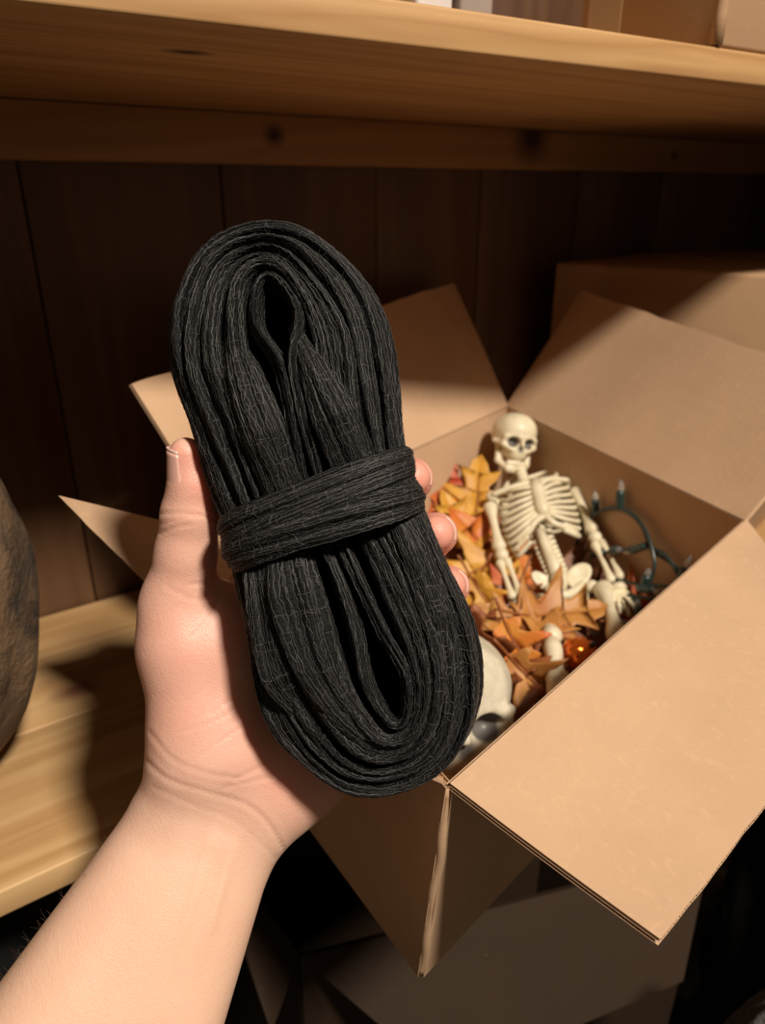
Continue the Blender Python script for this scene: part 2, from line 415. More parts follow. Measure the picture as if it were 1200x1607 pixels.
# carton below, standing on the floor under the open box
lw = empty('lower_carton', (.30, .33, ZF)); tag(lw, 'open carton below the lower shelf, shadow painted into its board colour', 'box')
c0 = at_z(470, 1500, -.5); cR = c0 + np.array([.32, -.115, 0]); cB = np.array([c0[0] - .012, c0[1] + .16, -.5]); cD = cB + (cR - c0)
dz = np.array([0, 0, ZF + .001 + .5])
for a, b in ((c0, cR), (cR, cD), (cD, cB), (cB, c0)): board('side_panel', a, b, b + dz, a + dz, M['card_shaded'], lw)
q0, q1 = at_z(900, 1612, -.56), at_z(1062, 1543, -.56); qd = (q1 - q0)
board('flap', c0 + (0, 0, -.001), cR + (0, 0, -.001), q1 + qd * .05, q0 - qd * 1.1, M['card_shaded'], lw)
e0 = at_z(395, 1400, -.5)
board('flap', cB, c0, at_z(425, 1620, -.53), at_z(370, 1460, -.50), M['card_shaded'], lw)

# ------------------------------------------------------------------ black gauze bundle
def gauze_mat():
    m = NT('black_gauze'); uv = m.coord('UV'); sx = m.n('ShaderNodeSeparateXYZ'); m.l(uv, sx.inputs[0])
    U_, V_ = sx.outputs[0], sx.outputs[1]
    w1 = m.noise(uv, 160, 3, .6); w2 = m.noise(uv, 420, 2, .6); w3 = m.noise(uv, 60, 2, .5)
    a = m.math('ADD', m.math('MULTIPLY', V_, 1 / .00105), m.math('ADD', m.math('MULTIPLY', w1, 1.2), m.math('MULTIPLY', w2, .5)))
    a = m.math('ABSOLUTE', m.math('SUBTRACT', m.math('FRACT', a), .5)); ta = m.math('SUBTRACT', 1.0, m.math('MULTIPLY', a, 3.4), clamp=True)
    b = m.math('ADD', m.math('MULTIPLY', U_, 1 / .0019), m.math('ADD', m.math('MULTIPLY', w1, 3.4), m.math('MULTIPLY', w3, 3.0)))
    b = m.math('ABSOLUTE', m.math('SUBTRACT', m.math('FRACT', b), .5)); tb = m.math('SUBTRACT', 1.0, m.math('MULTIPLY', b, 5.0), clamp=True)
    g = m.noise(uv, 900, 2, .6); g2 = m.noise(uv, 110, 3, .6)
    ga = m.math('MULTIPLY', m.math('SUBTRACT', g, .36, clamp=True), 3.2, clamp=True)
    gb = m.math('MULTIPLY', m.math('SUBTRACT', g2, .42, clamp=True), 4.0, clamp=True)
    t = m.math('MAXIMUM', m.math('MULTIPLY', ta, ga), m.math('MULTIPLY', m.math('MULTIPLY', tb, gb), ga))
    col = m.mix(t, (.0018, .0017, .0018), (.016, .0155, .015))
    rel = m.math('MAXIMUM', ta, m.math('MULTIPLY', tb, .8))
    return m.set(Base_Color=col, Roughness=.7, Specular_IOR_Level=.2, Normal=m.bump(rel, .6, .0003))
M['gauze'] = gauze_mat()
M['yarn'] = plain('black_yarn', (.046, .044, .042), .5, .9, 1100, .4)
M['gauze_dark'] = plain('black_gauze_inner', (.004, .004, .004), .85, .2, 300, .1)
BO = (500.0, 785.0); BU = np.array([.970, -.243]); BV = np.array([-.243, -.970])
DB = .266                                             # distance of the bundle
def buv(u, v, d):                                     # bundle plane -> world
    x = BO[0] + u * BU[0] + v * BV[0]; y = BO[1] + u * BU[1] + v * BV[1]
    return at_d(x, y, DB) + FWD * (d - DB)
K = DB / F_PX
gb = empty('black_gauze_bundle', buv(0, 0, DB)); tag(gb, 'folded bundle of black gauze cloth tied at the middle, held in the hand', 'cloth bundle')
UW = RGT * BU[0] - UPV * BU[1]; VW = RGT * BV[0] - UPV * BV[1]
def fold(path, a, b, d, seed, parent=gb, name='fold', pleat=.10, n=170, seg=56, mat='gauze', two=True, wob=3.0):
    """path: (u,v) control points; a: in-plane half width (list over t), b: depth half (m), d: centre depth over t"""
    r = np.random.default_rng(seed)
    P = cr(path, n); t = np.linspace(0, 1, n)
    A = interp(t, np.linspace(0, 1, len(a)), a); Bd = interp(t, np.linspace(0, 1, len(b)), b); Dd = interp(t, np.linspace(0, 1, len(d)), d)
    T = np.gradient(P, axis=0); T /= np.linalg.norm(T, axis=1)[:, None]; N = np.stack([-T[:, 1], T[:, 0]], 1)
    s = np.concatenate([[0], np.cumsum(np.linalg.norm(np.diff(P, axis=0), axis=1))])
    wv = sum(r.uniform(.4, 1) * np.sin(s / w + r.uniform(0, 6.3)) for w in (30, 55, 90)) / 2
    P = P + N * (wv * wob)[:, None] * np.sin(np.pi * t)[:, None]
    A = A * (1 + .08 * np.sin(s / 40 + r.uniform(0, 6)))
    ph = np.arange(seg + 1) * 2 * math.pi / seg
    PH, SS = np.meshgrid(ph, s, indexing='xy')
    k1, k2 = r.integers(5, 8), r.integers(11, 15)
    mod = 1 + pleat * np.sin(k1 * PH + r.uniform(0, 6) + 1.1 * np.sin(SS / 110 + r.uniform(0, 6))) * (.6 + .4 * np.sin(SS / 70 + r.uniform(0, 6)))
    mod += pleat * .42 * np.sin(k2 * PH + r.uniform(0, 6) + 1.6 * np.sin(SS / 75 + r.uniform(0, 6)))
    mod += .012 * np.sin(SS / 9 + 5 * PH)
    C, Sn = np.cos(PH), np.sin(PH)
    C = np.sign(C) * np.abs(C) ** .85; Sn = np.sign(Sn) * np.abs(Sn) ** .85
    inpl = P[:, None, :] + N[:, None, :] * (A[:, None] * mod * C)[..., None]
    dep = Dd[:, None] - Bd[:, None] * mod * Sn
    W = buv(0, 0, DB) + UW * (inpl[..., 0:1] * K) + VW * (inpl[..., 1:2] * K) + FWD * (dep[..., None] - DB)
    per = np.mean(A) * K * 4.2 + np.mean(Bd) * 2
    UVc = np.stack([SS * K, PH / (2 * math.pi) * per + seed * .013], -1)
    f = [(i * (seg + 1) + j, (i + 1) * (seg + 1) + j, (i + 1) * (seg + 1) + j + 1, i * (seg + 1) + j + 1) for i in range(n - 1) for j in range(seg)]
    o = child(mesh(name, W.reshape(-1, 3), f, M[mat], None, True, UVc.reshape(-1, 2)), parent)
    gx = np.gradient(W, axis=0); gy = np.gradient(W, axis=1); NN = np.cross(gx, gy); NN /= np.linalg.norm(NN, axis=2)[..., None] + 1e-12
    if (NN[:, seg // 4] @ FWD).mean() > 0: NN = -NN
    threads(W, NN, s * K, (np.mean(A) * 2.4 * K + .006), r, o, lo_=.0, hi_=.5)
    return o
def threads(W, NN, s, width, r, parent, lo_, hi_):
    """fine yarns lying on a cloth surface grid W (along, across); loose ladder of cross yarns"""
    n, m_ = W.shape[:2]; L = s[-1]
    def sample(G, a, b):
        i = np.clip(a, 0, n - 1.001); j = np.clip(b, 0, m_ - 1.001); i0 = i.astype(int); j0 = j.astype(int); fi = (i - i0)[..., None]; fj = (j - j0)[..., None]
        return (G[i0, j0] * (1 - fi) + G[i0 + 1, j0] * fi) * (1 - fj) + (G[i0, j0 + 1] * (1 - fi) + G[i0 + 1, j0 + 1] * fi) * fj
    nl = max(4, int(width / .00085)); na = max(20, int(L / .0012))
    al = np.linspace(0, n - 1, na); V, Fq, o = [], [], 0
    def strip(pts, nr, rad):
        nonlocal o
        T = np.gradient(pts, axis=0); T /= np.linalg.norm(T, axis=1)[:, None] + 1e-12; Bn = np.cross(T, nr)
        k = len(pts); V.append(np.stack([pts + Bn * rad, pts + nr * rad, pts - Bn * rad], 1).reshape(-1, 3))
        b = o + 3 * np.arange(k - 1)[:, None]
        for q in (0, 1): Fq.append(np.hstack([b + q, b + q + 1, b + q + 4, b + q + 3]))
        o += 3 * k
    for q in range(nl):
        base = lo_ + (hi_ - lo_) * (q + .5 + r.uniform(-.25, .25)) / nl
        wob = (r.normal(0, 1, na)); kk = np.ones(5) / 5; wob = np.convolve(wob, kk, 'same') * .55 + .5 * np.sin(np.arange(na) * r.uniform(.05, .12) + r.uniform(0, 6)) + .25 * np.sin(np.arange(na) * 1.7 + r.uniform(0, 6))
        bb = (base + wob * (hi_ - lo_) / nl * .75) * (m_ - 1)
        strip(sample(W, al, bb) + sample(NN, al, bb) * (.00004 + .00014 * (np.sin(np.arange(na) * 1.1 + r.uniform(0, 6)) > -.2))[:, None], sample(NN, al, bb), .00008 + .00006 * r.random())
    nc = int(L / .0021); ka = max(6, int(width / .0009))
    for q in range(nc):
        if r.random() < .25: continue
        t0 = r.uniform(0, .75); t1 = min(1, t0 + r.uniform(.15, .45)); kq = max(4, int(ka * (t1 - t0)))
        bb = (lo_ + (hi_ - lo_) * np.linspace(t0, t1, kq)) * (m_ - 1); a0 = (q + r.uniform(0, 1)) / nc * (n - 1)
        aa = a0 + r.normal(0, .22, kq) * n / na + np.linspace(0, r.uniform(-2, 2), kq) * n / na
        strip(sample(W, aa, bb) + sample(NN, aa, bb) * .00022, sample(NN, aa, bb), .00010)
    V = np.vstack(V); Fq = np.vstack(Fq)
    me = bpy.data.meshes.new('yarns'); me.vertices.add(len(V)); me.vertices.foreach_set('co', V.astype(np.float32).ravel())
    me.loops.add(Fq.size); me.loops.foreach_set('vertex_index', Fq.astype(np.int32).ravel())
    me.polygons.add(len(Fq)); me.polygons.foreach_set('loop_start', np.arange(0, Fq.size, 4, dtype=np.int32)); me.update(calc_edges=True); me.validate()
    y = link('yarns', me, M['yarn'], None, True); y.parent = parent; y['kind'] = 'stuff'
    return y
def loop(h, wl, wr, legs, cu, sg, at=.70, lean=0.0):
    """legs: leg half-width at the band and at .14, .36, .60 of the height"""
    s = sg; l0, l1, l2, l3 = legs; kl, kr_ = 2 * wl / (wl + wr), 2 * wr / (wl + wr)
    pts = [(-l0, -14 * s), (-l1, .14 * h * s), (-l2 * kl, .36 * h * s), (-l3 * kl, .60 * h * s), (-wl * .95, .79 * h * s), (-wl * .56, .945 * h * s),
           (0, h * s), (wr * .56, .955 * h * s), (wr * .95, .80 * h * s), (l3 * kr_, .60 * h * s), (l2 * kr_, .36 * h * s), (l1, .14 * h * s), (l0, -14 * s)]
    return [(u + cu * min(1, abs(v) / (at * h)) + lean * (abs(v) / h) ** 2, v) for u, v in pts]
# upper lobe, outermost to innermost
TOP = [(430, 122, 130, (126, 134, 142, 145), -8, 23, .272, .0150), (404, 106, 104, (104, 108, 116, 122), -5, 21, .2675, .0150), (384, 82, 82, (78, 80, 86, 94), -2, 20, .2645, .0145),
       (362, 58, 58, (52, 52, 55, 64), 4, 17, .2625, .0140), (342, 33, 36, (12, 10, 8, 11), 8, 11, .2630, .0150)]
for i, (h, wl, wr, wb_, cu_, a, d, b) in enumerate(TOP):
    k = .62 if i < 4 else .8
    ta = [a * .8, a, a * 1.15, a * 1.1, a * .8, a * k, a * .8, a * 1.1, a * 1.15, a, a * .8]
    fold(loop(h, wl, wr, wb_, cu_, 1), ta, [b * .75, b, b, b * .95, b, b, b * .75], [.268, d, d, d + .002, d, d, .268], 11 + i)
BOT = [(454, 132, 138, (122, 132, 142, 148), 7, 24, .270, .0155), (426, 106, 114, (98, 106, 116, 122), 9, 22, .2655, .0150), (400, 80, 92, (76, 82, 88, 94), 14, 21, .2625, .0145),
       (376, 54, 66, (52, 54, 56, 62), 22, 18, .2605, .0140), (354, 27, 36, (14, 14, 14, 20), 30, 11, .2615, .0150)]
for i, (h, wl, wr, wb_, cu_, a, d, b) in enumerate(BOT):
    k = .65 if i < 4 else .8
    ta = [a * .8, a, a * 1.15, a * 1.1, a * .85, a * k, a * .85, a * 1.1, a * 1.15, a, a * .8]
    fold(loop(h, wl, wr, wb_, cu_, -1, lean=6), ta, [b * .75, b, b, b * .95, b, b, b * .75], [.268, d, d, d + .002, d, d, .268], 31 + i)
# flat fold laid across the left of the lower lobe and slanting folds of the upper lobe
fold([(-60, -20), (-66, -120), (-58, -230), (-20, -340), (25, -392)], [34, 40, 38, 26, 12], [.004, .007, .007, .005, .003], [.254, .2495, .2495, .253, .257], 51, pleat=.14)
fold([(-95, -20), (-112, -130), (-112, -240), (-82, -340)], [22, 30, 28, 14], [.004, .007, .007, .004], [.256, .2535, .2535, .259], 52, pleat=.14)
fold([(70, 10), (58, 110), (44, 190), (30, 262)], [34, 30, 22, 8], [.004, .007, .006, .003], [.256, .2515, .2515, .256], 53, pleat=.14)
fold([(-40, 10), (-50, 110), (-60, 210), (-62, 290)], [34, 34, 26, 10], [.004, .007, .006, .003], [.256, .2520, .2525, .257], 54, pleat=.14)
fold([(95, -10), (118, -110), (132, -215), (128, -300)], [26, 26, 22, 10], [.004, .007, .006, .003], [.257, .2545, .2550, .260], 55, pleat=.14)
# inner mass so no light leaks through
for (v0, hw, hh, d) in ((215, 120, 190, .2805), (-225, 128, 205, .2790)):
    th = np.linspace(0, math.pi, 14); pp = np.linspace(0, 2 * math.pi, 29)[:-1]
    V = [buv(hw * math.sin(a) * math.cos(b), v0 + hh * math.sin(a) * math.sin(b), d - .009 * math.cos(a)) for a in th for b in pp]
    f = [(i * 28 + j, (i + 1) * 28 + j, (i + 1) * 28 + (j + 1) % 28, i * 28 + (j + 1) % 28) for i in range(13) for j in range(28)]
    child(mesh('core', V, f, M['gauze_dark']), gb)
# tie band wound around the waist
def band(v_l, v_r, hw, grow, seed, name='tie_band'):
    r = np.random.default_rng(seed); n, seg = 150, 26
    t = np.linspace(0, 2 * math.pi, n); ps = np.linspace(-1, 1, seg)
    tt, pp = np.meshgrid(t, ps, indexing='ij')
    half = 146 + grow / K; dp = .0235 + grow
    cx = np.sign(np.cos(tt)) * np.abs(np.cos(tt)) ** .75; sx = np.sign(np.sin(tt)) * np.abs(np.sin(tt)) ** .8
    vc = v_l + (v_r - v_l) * (.5 + .5 * cx) + 3 * np.sin(2 * tt + r.uniform(0, 6))
    wdt = hw * (.82 + .18 * np.sin(tt * 1.0 + r.uniform(0, 6)))
    groove = sum(.00075 * np.sin(pp * k + r.uniform(0, 6) + 1.2 * np.sin(tt * 2 + r.uniform(0, 6))) for k in (4, 7, 11)) * .62 * (.35 + .65 * np.abs(np.sin(tt)))
    bulge = .0022 * np.sqrt(np.clip(1 - pp ** 2, 0, 1)) + groove
    uu = (half + bulge / K) * cx; dd = .2665 - (dp + bulge) * sx; vv = vc + pp * wdt
    W = buv(0, 0, DB) + UW * (uu[..., None] * K) + VW * (vv[..., None] * K) + FWD * (dd[..., None] - DB)
    UVc = np.stack([tt * .04 + seed, pp * wdt * K], -1)
    f = [(i * seg + j, i * seg + j + 1, (i + 1) * seg + j + 1, (i + 1) * seg + j) for i in range(n - 1) for j in range(seg - 1)]
    o = child(mesh(name, W.reshape(-1, 3), f, M['gauze'], None, True, UVc.reshape(-1, 2)), gb)
    gx = np.gradient(W, axis=0); gy = np.gradient(W, axis=1); NN = np.cross(gx, gy); NN /= np.linalg.norm(NN, axis=2)[..., None] + 1e-12
    if (NN[n // 4] @ FWD).mean() > 0: NN = -NN
    h2 = n // 2 + 6; ss = np.concatenate([[0], np.cumsum(np.linalg.norm(np.diff(W[:h2, seg // 2], axis=0), axis=1))])
    threads(W[:h2], NN[:h2], ss, 2 * hw * K, r, o, 0.02, .98)
    sm = o.modifiers.new('thick', 'SOLIDIFY'); sm.thickness = .0008; sm.offset = -1
    return o
band(-38, -8, 46, .0000, 61); band(-30, 26, 40, .0012, 62); band(-46, -30, 30, .0016, 63)

# ------------------------------------------------------------------ hand and forearm
def hp(px, py, d): return np.array([(px - CXP) / F_PX * d, -(py - CYP) / F_PX * d, -d])
def to_world(P): return P[:, 0:1] * RGT + P[:, 1:2] * UPV - P[:, 2:3] * FWD
def build_hand():
    s = SDF((-.165, -.245, -.362), (.048, .036, -.205), .00095)
    def C(a, ra, b, rb, k):
        A, B = hp(*a), hp(*b)
        s.add(s.cone(A, ra * a[2] / F_PX, B, rb * b[2] / F_PX), k)
    # forearm
    C((262, 1300, .290), 66, (62, 1650, .262), 116, .004)
    C((372, 1325, .292), 58, (252, 1690, .268), 72, .022)
    C((318, 1310, .293), 62, (160, 1670, .268), 96, .02)
    # wrist to palm
    C((300, 1250, .292), 66, (330, 1170, .292), 80, .012)
    C((375, 1290, .296), 58, (420, 1225, .299), 70, .014)
    # thenar mound
    C((322, 1175, .290), 84, (290, 1010, .288), 66, .012)
    C((290, 1010, .288), 66, (278, 945, .287), 54, .010)
    # heel below the little finger
    C((430, 1235, .297), 76, (470, 1195, .300), 76, .012)
    C((470, 1195, .300), 74, (520, 1060, .314), 56, .012)
    # palm hollow and metacarpals
    C((370, 1180, .302), 66, (400, 980, .313), 52, .012)
    C((400, 1180, .310), 60, (450, 960, .320), 50, .012)
    C((360, 1000, .304), 46, (420, 900, .318), 46, .012)
    C((378, 1150, .2915), 66, (368, 1020, .2895), 48, .012)
    C((368, 1020, .2895), 48, (345, 952, .290), 40, .010)
    # thumb
    C((279, 950, .286), 53, (292, 868, .281), 47, .006)
    C((292, 868, .281), 46.5, (299, 806, .277), 44.5, .003)
    C((299, 806, .277), 44, (302, 764, .274), 38, .003)
    C((302, 764, .274), 37.5, (292, 713, .270), 27, .003)
    # fingers: behind the bundle, tips coming round its right side
    for ch in ([(425, 900, .322, 46), (530, 800, .331, 40), (625, 757, .322, 36), (646, 752, .297, 31), (646, 750, .288, 28)],
               [(465, 930, .324, 46), (590, 872, .335, 41), (668, 846, .325, 37), (684, 838, .297, 31), (683, 837, .287, 28)],
               [(490, 990, .324, 46), (630, 945, .332, 40), (695, 926, .322, 35), (705, 920, .300, 29), (704, 918, .290, 26)],
               [(515, 1060, .320, 42), (630, 1015, .326, 35), (685, 1000, .318, 30), (690, 995, .303, 25), (688, 994, .295, 23)]):
        for a, b in zip(ch[:-1], ch[1:]): C(a[:3], a[3], b[:3], b[3], .0035)
    P, Q = s.mesh()
    # mild smoothing
    e = np.vstack([Q[:, [0, 1]], Q[:, [1, 2]], Q[:, [2, 3]], Q[:, [3, 0]]])
    for it in range(3):
        acc = np.zeros_like(P); cnt = np.zeros(len(P))
        np.add.at(acc, e[:, 0], P[e[:, 1]]); np.add.at(cnt, e[:, 0], 1); P = P * .5 + .5 * acc / cnt[:, None]
    # normals
    fn = np.cross(P[Q[:, 2]] - P[Q[:, 0]], P[Q[:, 3]] - P[Q[:, 1]]); N = np.zeros_like(P)
    for k in range(4): np.add.at(N, Q[:, k], fn)
    N /= np.linalg.norm(N, axis=1)[:, None] + 1e-12
    view = -P / np.linalg.norm(P, axis=1)[:, None]; facing = np.clip((N * view).sum(1) * 3, 0, 1)
    px = CXP + F_PX * P[:, 0] / -P[:, 2]; py = CYP - F_PX * P[:, 1] / -P[:, 2]
    creases = [  # (polyline in sight coordinates, half width px, depth m)
        ([(250, 806), (285, 806), (320, 810), (346, 818)], 3.0, .0007), ([(250, 838), (275, 828), (300, 824)], 2.6, .0005), ([(252, 822), (270, 818)], 2.2, .0004),
        ([(300, 917), (325, 914), (352, 905)], 3.2, .0006), ([(262, 920), (300, 940), (330, 936)], 4, .0003),
        ([(300, 1000), (325, 975), (345, 940)], 3, .0004), ([(235, 1150), (270, 1190), (320, 1212), (372, 1222)], 4, .0005),
        ([(225, 1190), (262, 1222), (330, 1245), (385, 1262), (420, 1292), (446, 1335)], 4.2, .0008), ([(240, 1235), (300, 1262), (370, 1290), (430, 1345)], 4, .0003),
        ([(372, 1222), (405, 1205), (440, 1180)], 4, .0005), ([(330, 1120), (370, 1090), (392, 1060)], 3, .0003), ([(280, 1150), (340, 1130), (395, 1095)], 3, .0003),
        ([(300, 1195), (350, 1160), (400, 1130)], 3, .0003), ([(262, 1120), (320, 1080), (372, 1020)], 3, .0002), ([(355, 1235), (400, 1225), (450, 1215)], 3.4, .0004)]
    disp = np.zeros(len(P))
    for pl_, w, dep in creases:
        q = cr(pl_, 40); best = np.full(len(P), 1e9)
        sel = (px > q[:, 0].min() - 25) & (px < q[:, 0].max() + 25) & (py > q[:, 1].min() - 25) & (py < q[:, 1].max() + 25)
        if not sel.any(): continue
        dd = np.sqrt((px[sel][:, None] - q[None, :, 0]) ** 2 + (py[sel][:, None] - q[None, :, 1]) ** 2).min(1)
        dep *= .62; w *= .8; disp[sel] -= dep * np.exp(-(dd / w) ** 2); disp[sel] += dep * .2 * np.exp(-((dd - 2.6 * w) / (1.4 * w)) ** 2)
    # tendons of the wrist
    for pl_, w, dep in (([(372, 1300), (345, 1400), (318, 1500)], 9, .0009), ([(335, 1310), (300, 1420), (270, 1520)], 10, .0006)):
        q = cr(pl_, 40); sel = (px > 200) & (px < 440) & (py > 1280) & (py < 1560)
        dd = np.sqrt((px[sel][:, None] - q[None, :, 0]) ** 2 + (py[sel][:, None] - q[None, :, 1]) ** 2); i = dd.argmin(1); dd = dd.min(1)
        disp[sel] += dep * np.exp(-(dd / w) ** 2) * np.sin(np.pi * np.clip(i / 39, .02, .98))
    P = P + N * (disp * facing)[:, None]
    # flush: pink at finger tips, thumb pad, heel; paler arm
    def g(cx_, cy_, r): return np.exp(-((px - cx_) ** 2 + (py - cy_) ** 2) / r ** 2)
    fl_ = 1.0 * (px > 610) * (py < 1000) + .75 * g(335, 765, 38) + .5 * g(318, 720, 40) + .55 * g(470, 1230, 90) + .35 * g(370, 980, 55) + .2 * g(300, 1060, 110) + .3 * g(260, 720, 30) + .26 * np.clip((1260 - py) / 120, 0, 1) + .25 * g(400, 1130, 70)
    fl_ = np.clip(fl_, 0, 1)
    arm = np.clip((py - 1230) / 160, 0, 1)
    W = to_world(P)
    root = empty('person_hand', W.mean(0)); tag(root, 'bare left hand and forearm holding the black gauze bundle, palm up', 'person')
    me = bpy.data.meshes.new('arm_and_hand')
    me.from_pydata(W.tolist(), [], Q.tolist()); me.update()
    ca = me.color_attributes.new('flush', 'FLOAT_COLOR', 'POINT')
    ca.data.foreach_set('color', np.stack([fl_, arm, np.zeros_like(fl_), np.ones_like(fl_)], 1).astype(np.float32).ravel())
    o = link('arm_and_hand', me, M['skin'], None, True); child(o, root)
    return root, (px, py, W, N)
def skin_mat():
    m = NT('skin'); at = m.n('ShaderNodeAttribute', attribute_name='flush'); sp = m.n('ShaderNodeSeparateColor'); m.l(at.outputs['Color'], sp.inputs[0])
    v = m.coord('Object'); n1 = m.noise(v, 45, 4, .6); n2 = m.noise(v, 1500, 3, .6); n3 = m.noise(v, 18, 3)
    vo = m.n('ShaderNodeTexVoronoi', feature='DISTANCE_TO_EDGE'); m.l(v, vo.inputs['Vector']); vo.inputs['Scale'].default_value = 820
    col = m.ramp(n1, [(.3, (.69, .41, .305)), (.7, (.77, .50, .385))])
    col = m.mix(m.math('MULTIPLY', sp.outputs[0], .80), col, (.72, .285, .215))
    col = m.mix(m.math('MULTIPLY', sp.outputs[1], .65), col, (.76, .49, .335))
    col = m.mix(m.math('MULTIPLY', m.math('SUBTRACT', n3, .52, clamp=True), 1.2), col, (.74, .36, .27))
    ln = 0.0
    for rt, sc in (((.3, .2, .9), 90), ((-.4, .5, 2.3), 110)):
        vv = m.coord('Object', scale=(1, .25, 1), rot=rt); q = m.noise(vv, sc * 3, 3, .6, .4)
        q = m.math('SUBTRACT', 1.0, m.math('MULTIPLY', m.math('ABSOLUTE', m.math('SUBTRACT', q, .5)), 16.0), clamp=True); ln = m.math('ADD', ln, q)
    h = m.math('SUBTRACT', m.math('ADD', m.math('MULTIPLY', n2, .4), m.math('MULTIPLY', vo.outputs['Distance'], 2.0)), m.math('MULTIPLY', ln, .45))
    return m.set(Base_Color=col, Roughness=.46, Subsurface_Weight=.35, Subsurface_Radius=(1.0, .38, .24), Subsurface_Scale=.007, Specular_IOR_Level=.42, Normal=m.bump(h, .16, .0006))
M['skin'] = skin_mat()
M['nail'] = plain('nail', (.70, .40, .325), .32, .06, 80, .5)
M['nail_tip'] = plain('nail_tip', (.74, .50, .41), .35, .05, 80, .35)
hand, hv = build_hand()
def nail(a, b, ra, rb, ang, span, t0, t1, tip=.12, lift=1.02):
    """curved shell over the last finger bone a->b; ang: direction around the bone (0 = right, 90 = to the camera)"""
    A, B = hp(*a), hp(*b); T = (B - A) / np.linalg.norm(B - A)
    Z = np.array([0, 0, 1.0]); Z = Z - T * (Z @ T); Z /= np.linalg.norm(Z); X = np.cross(Z, T) * -1
    if X[0] < 0: X = -X
    def grid(ta, tb, nu, sh):
        V = []
        for i in range(nu):
            t = ta + (tb - ta) * i / (nu - 1)
            for j in range(13):
                q = -1 + j / 6; an = math.radians(ang + q * span)
                tt = t - .10 * (q ** 2) * (1 if tb > .8 else 0)
                r = (ra + (rb - ra) * min(1, max(0, tt))) * (a[2] / F_PX) * sh - max(0, tt - 1) * .0018
                V.append(A + (B - A) * tt + (X * math.cos(an) + Z * math.sin(an)) * r)
        return V, [(i * 13 + j, i * 13 + j + 1, (i + 1) * 13 + j + 1, (i + 1) * 13 + j) for i in range(nu - 1) for j in range(12)]
    o = None
    for (ta, tb, mt, nm) in ((t0, t1, 'nail', 'nail'), (t1, t1 + tip, 'nail_tip', 'nail_edge')):
        V, f = grid(ta, tb, 9 if nm == 'nail' else 4, lift); q = mesh(nm, to_world(np.array(V)), f, M[mt])
        sm = q.modifiers.new('thick', 'SOLIDIFY'); sm.thickness = .0006; sm.offset = 0
        child(q, hand)
nail((302, 764, .274), (292, 713, .270), 38, 28, 158, 58, .25, 1.22, .09)

# ------------------------------------------------------------------ inside the box
SP1, SP2 = np.array([.4921, .482, -.225]), np.array([.4244, .3487, -.303])
SN = np.cross(RGT, SP1 - SP2); SN /= np.linalg.norm(SN)
if SN @ (-SP2) < 0: SN = -SN
def S(px, py, h=0.0):
    """point on the reclining skeleton's plane, h metres in front of it"""
    d = ray(px, py); return d * ((SP1 @ SN + h) / (d @ SN))
def fill(px, py, h=0.0):
    p = S(px, py)
    if p[2] < -.300: p = at_z(px, py, -.300)
    return p + np.array([0, 0, h])
def onwall(px, py, back):
    """a spot just inside the right-hand wall of the box"""
    p = on_plane(px, py, Fc_, Rc, (Fb + Rb) / 2); return p - ray(px, py) / np.linalg.norm(ray(px, py)) * back

# ---- skulls
def skull_meshes():
    s = SDF((-.50, -.40, -.64), (.50, .60, .52), .017)
    s.add(s.ell((0, .15, -.10), (.375, .36, .46)), .01)
    s.add(s.ell((0, .22, .06), (.31, .26, .28)), .06)
    s.add(s.ell((0, -.10, .10), (.22, .24, .22)), .08)
    s.add(s.ell((0, -.20, .20), (.155, .12, .13)), .05)                       # upper jaw
    for q in (-1, 1):
        s.add(s.cone((q * .14, -.13, .28), .045, (q * .27, -.06, .19), .055), .04)   # cheekbone
        s.add(s.cone((q * .27, -.06, .19), .045, (q * .36, -.02, -.06), .035), .03)
        s.add(s.cone((q * .04, .085, .33), .045, (q * .25, .07, .235), .05), .03)    # brow
        s.add(s.cone((q * .27, .06, .22), .04, (q * .285, -.05, .19), .04), .03)
    s.add(s.cone((0, .06, .33), .035, (0, -.055, .385), .03), .03)
    for q in (-1, 1):
        s.sub(s.ell((q * .147, -.005, .35), (.106, .094, .165)), .02)
        s.sub(s.cone((q * .012, -.085, .40), .022, (q * .034, -.135, .37), .034), .012)
        s.sub(s.ell((q * .43, .03, .10), (.075, .14, .12)), .05)
    for i in range(-4, 5): s.sub(s.cone((i * .033, -.235, .36 - abs(i) * .012), .006, (i * .033, -.32, .34 - abs(i) * .012), .007), .008)
    P, Q = s.mesh()
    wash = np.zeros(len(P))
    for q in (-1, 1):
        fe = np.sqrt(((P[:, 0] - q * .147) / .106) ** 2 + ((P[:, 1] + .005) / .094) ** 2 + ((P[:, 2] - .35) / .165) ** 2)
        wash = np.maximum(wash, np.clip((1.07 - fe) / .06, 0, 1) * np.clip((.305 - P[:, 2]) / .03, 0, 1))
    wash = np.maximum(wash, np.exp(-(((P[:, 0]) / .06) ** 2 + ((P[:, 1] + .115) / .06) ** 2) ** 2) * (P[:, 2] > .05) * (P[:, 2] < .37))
    j = SDF((-.42, -.62, -.2), (.42, -.02, .42), .017)
    for q in (-1, 1):
        j.add(j.cone((q * .285, -.10, .0), .045, (q * .265, -.36, .05), .06), .01)
        j.add(j.cone((q * .265, -.36, .05), .055, (q * .13, -.47, .235), .062), .03)
        j.add(j.cone((q * .15, -.36, .245), .04, (q * .0, -.355, .275), .042), .03)
    j.add(j.cone((-.13, -.47, .235), .062, (.13, -.47, .235), .062), .03)
    j.add(j.ell((0, -.42, .235), (.16, .10, .06)), .04)
    P2, Q2 = j.mesh()
    return (P, Q, wash), (P2, Q2, np.zeros(len(P2)))
SK, JW = skull_meshes()
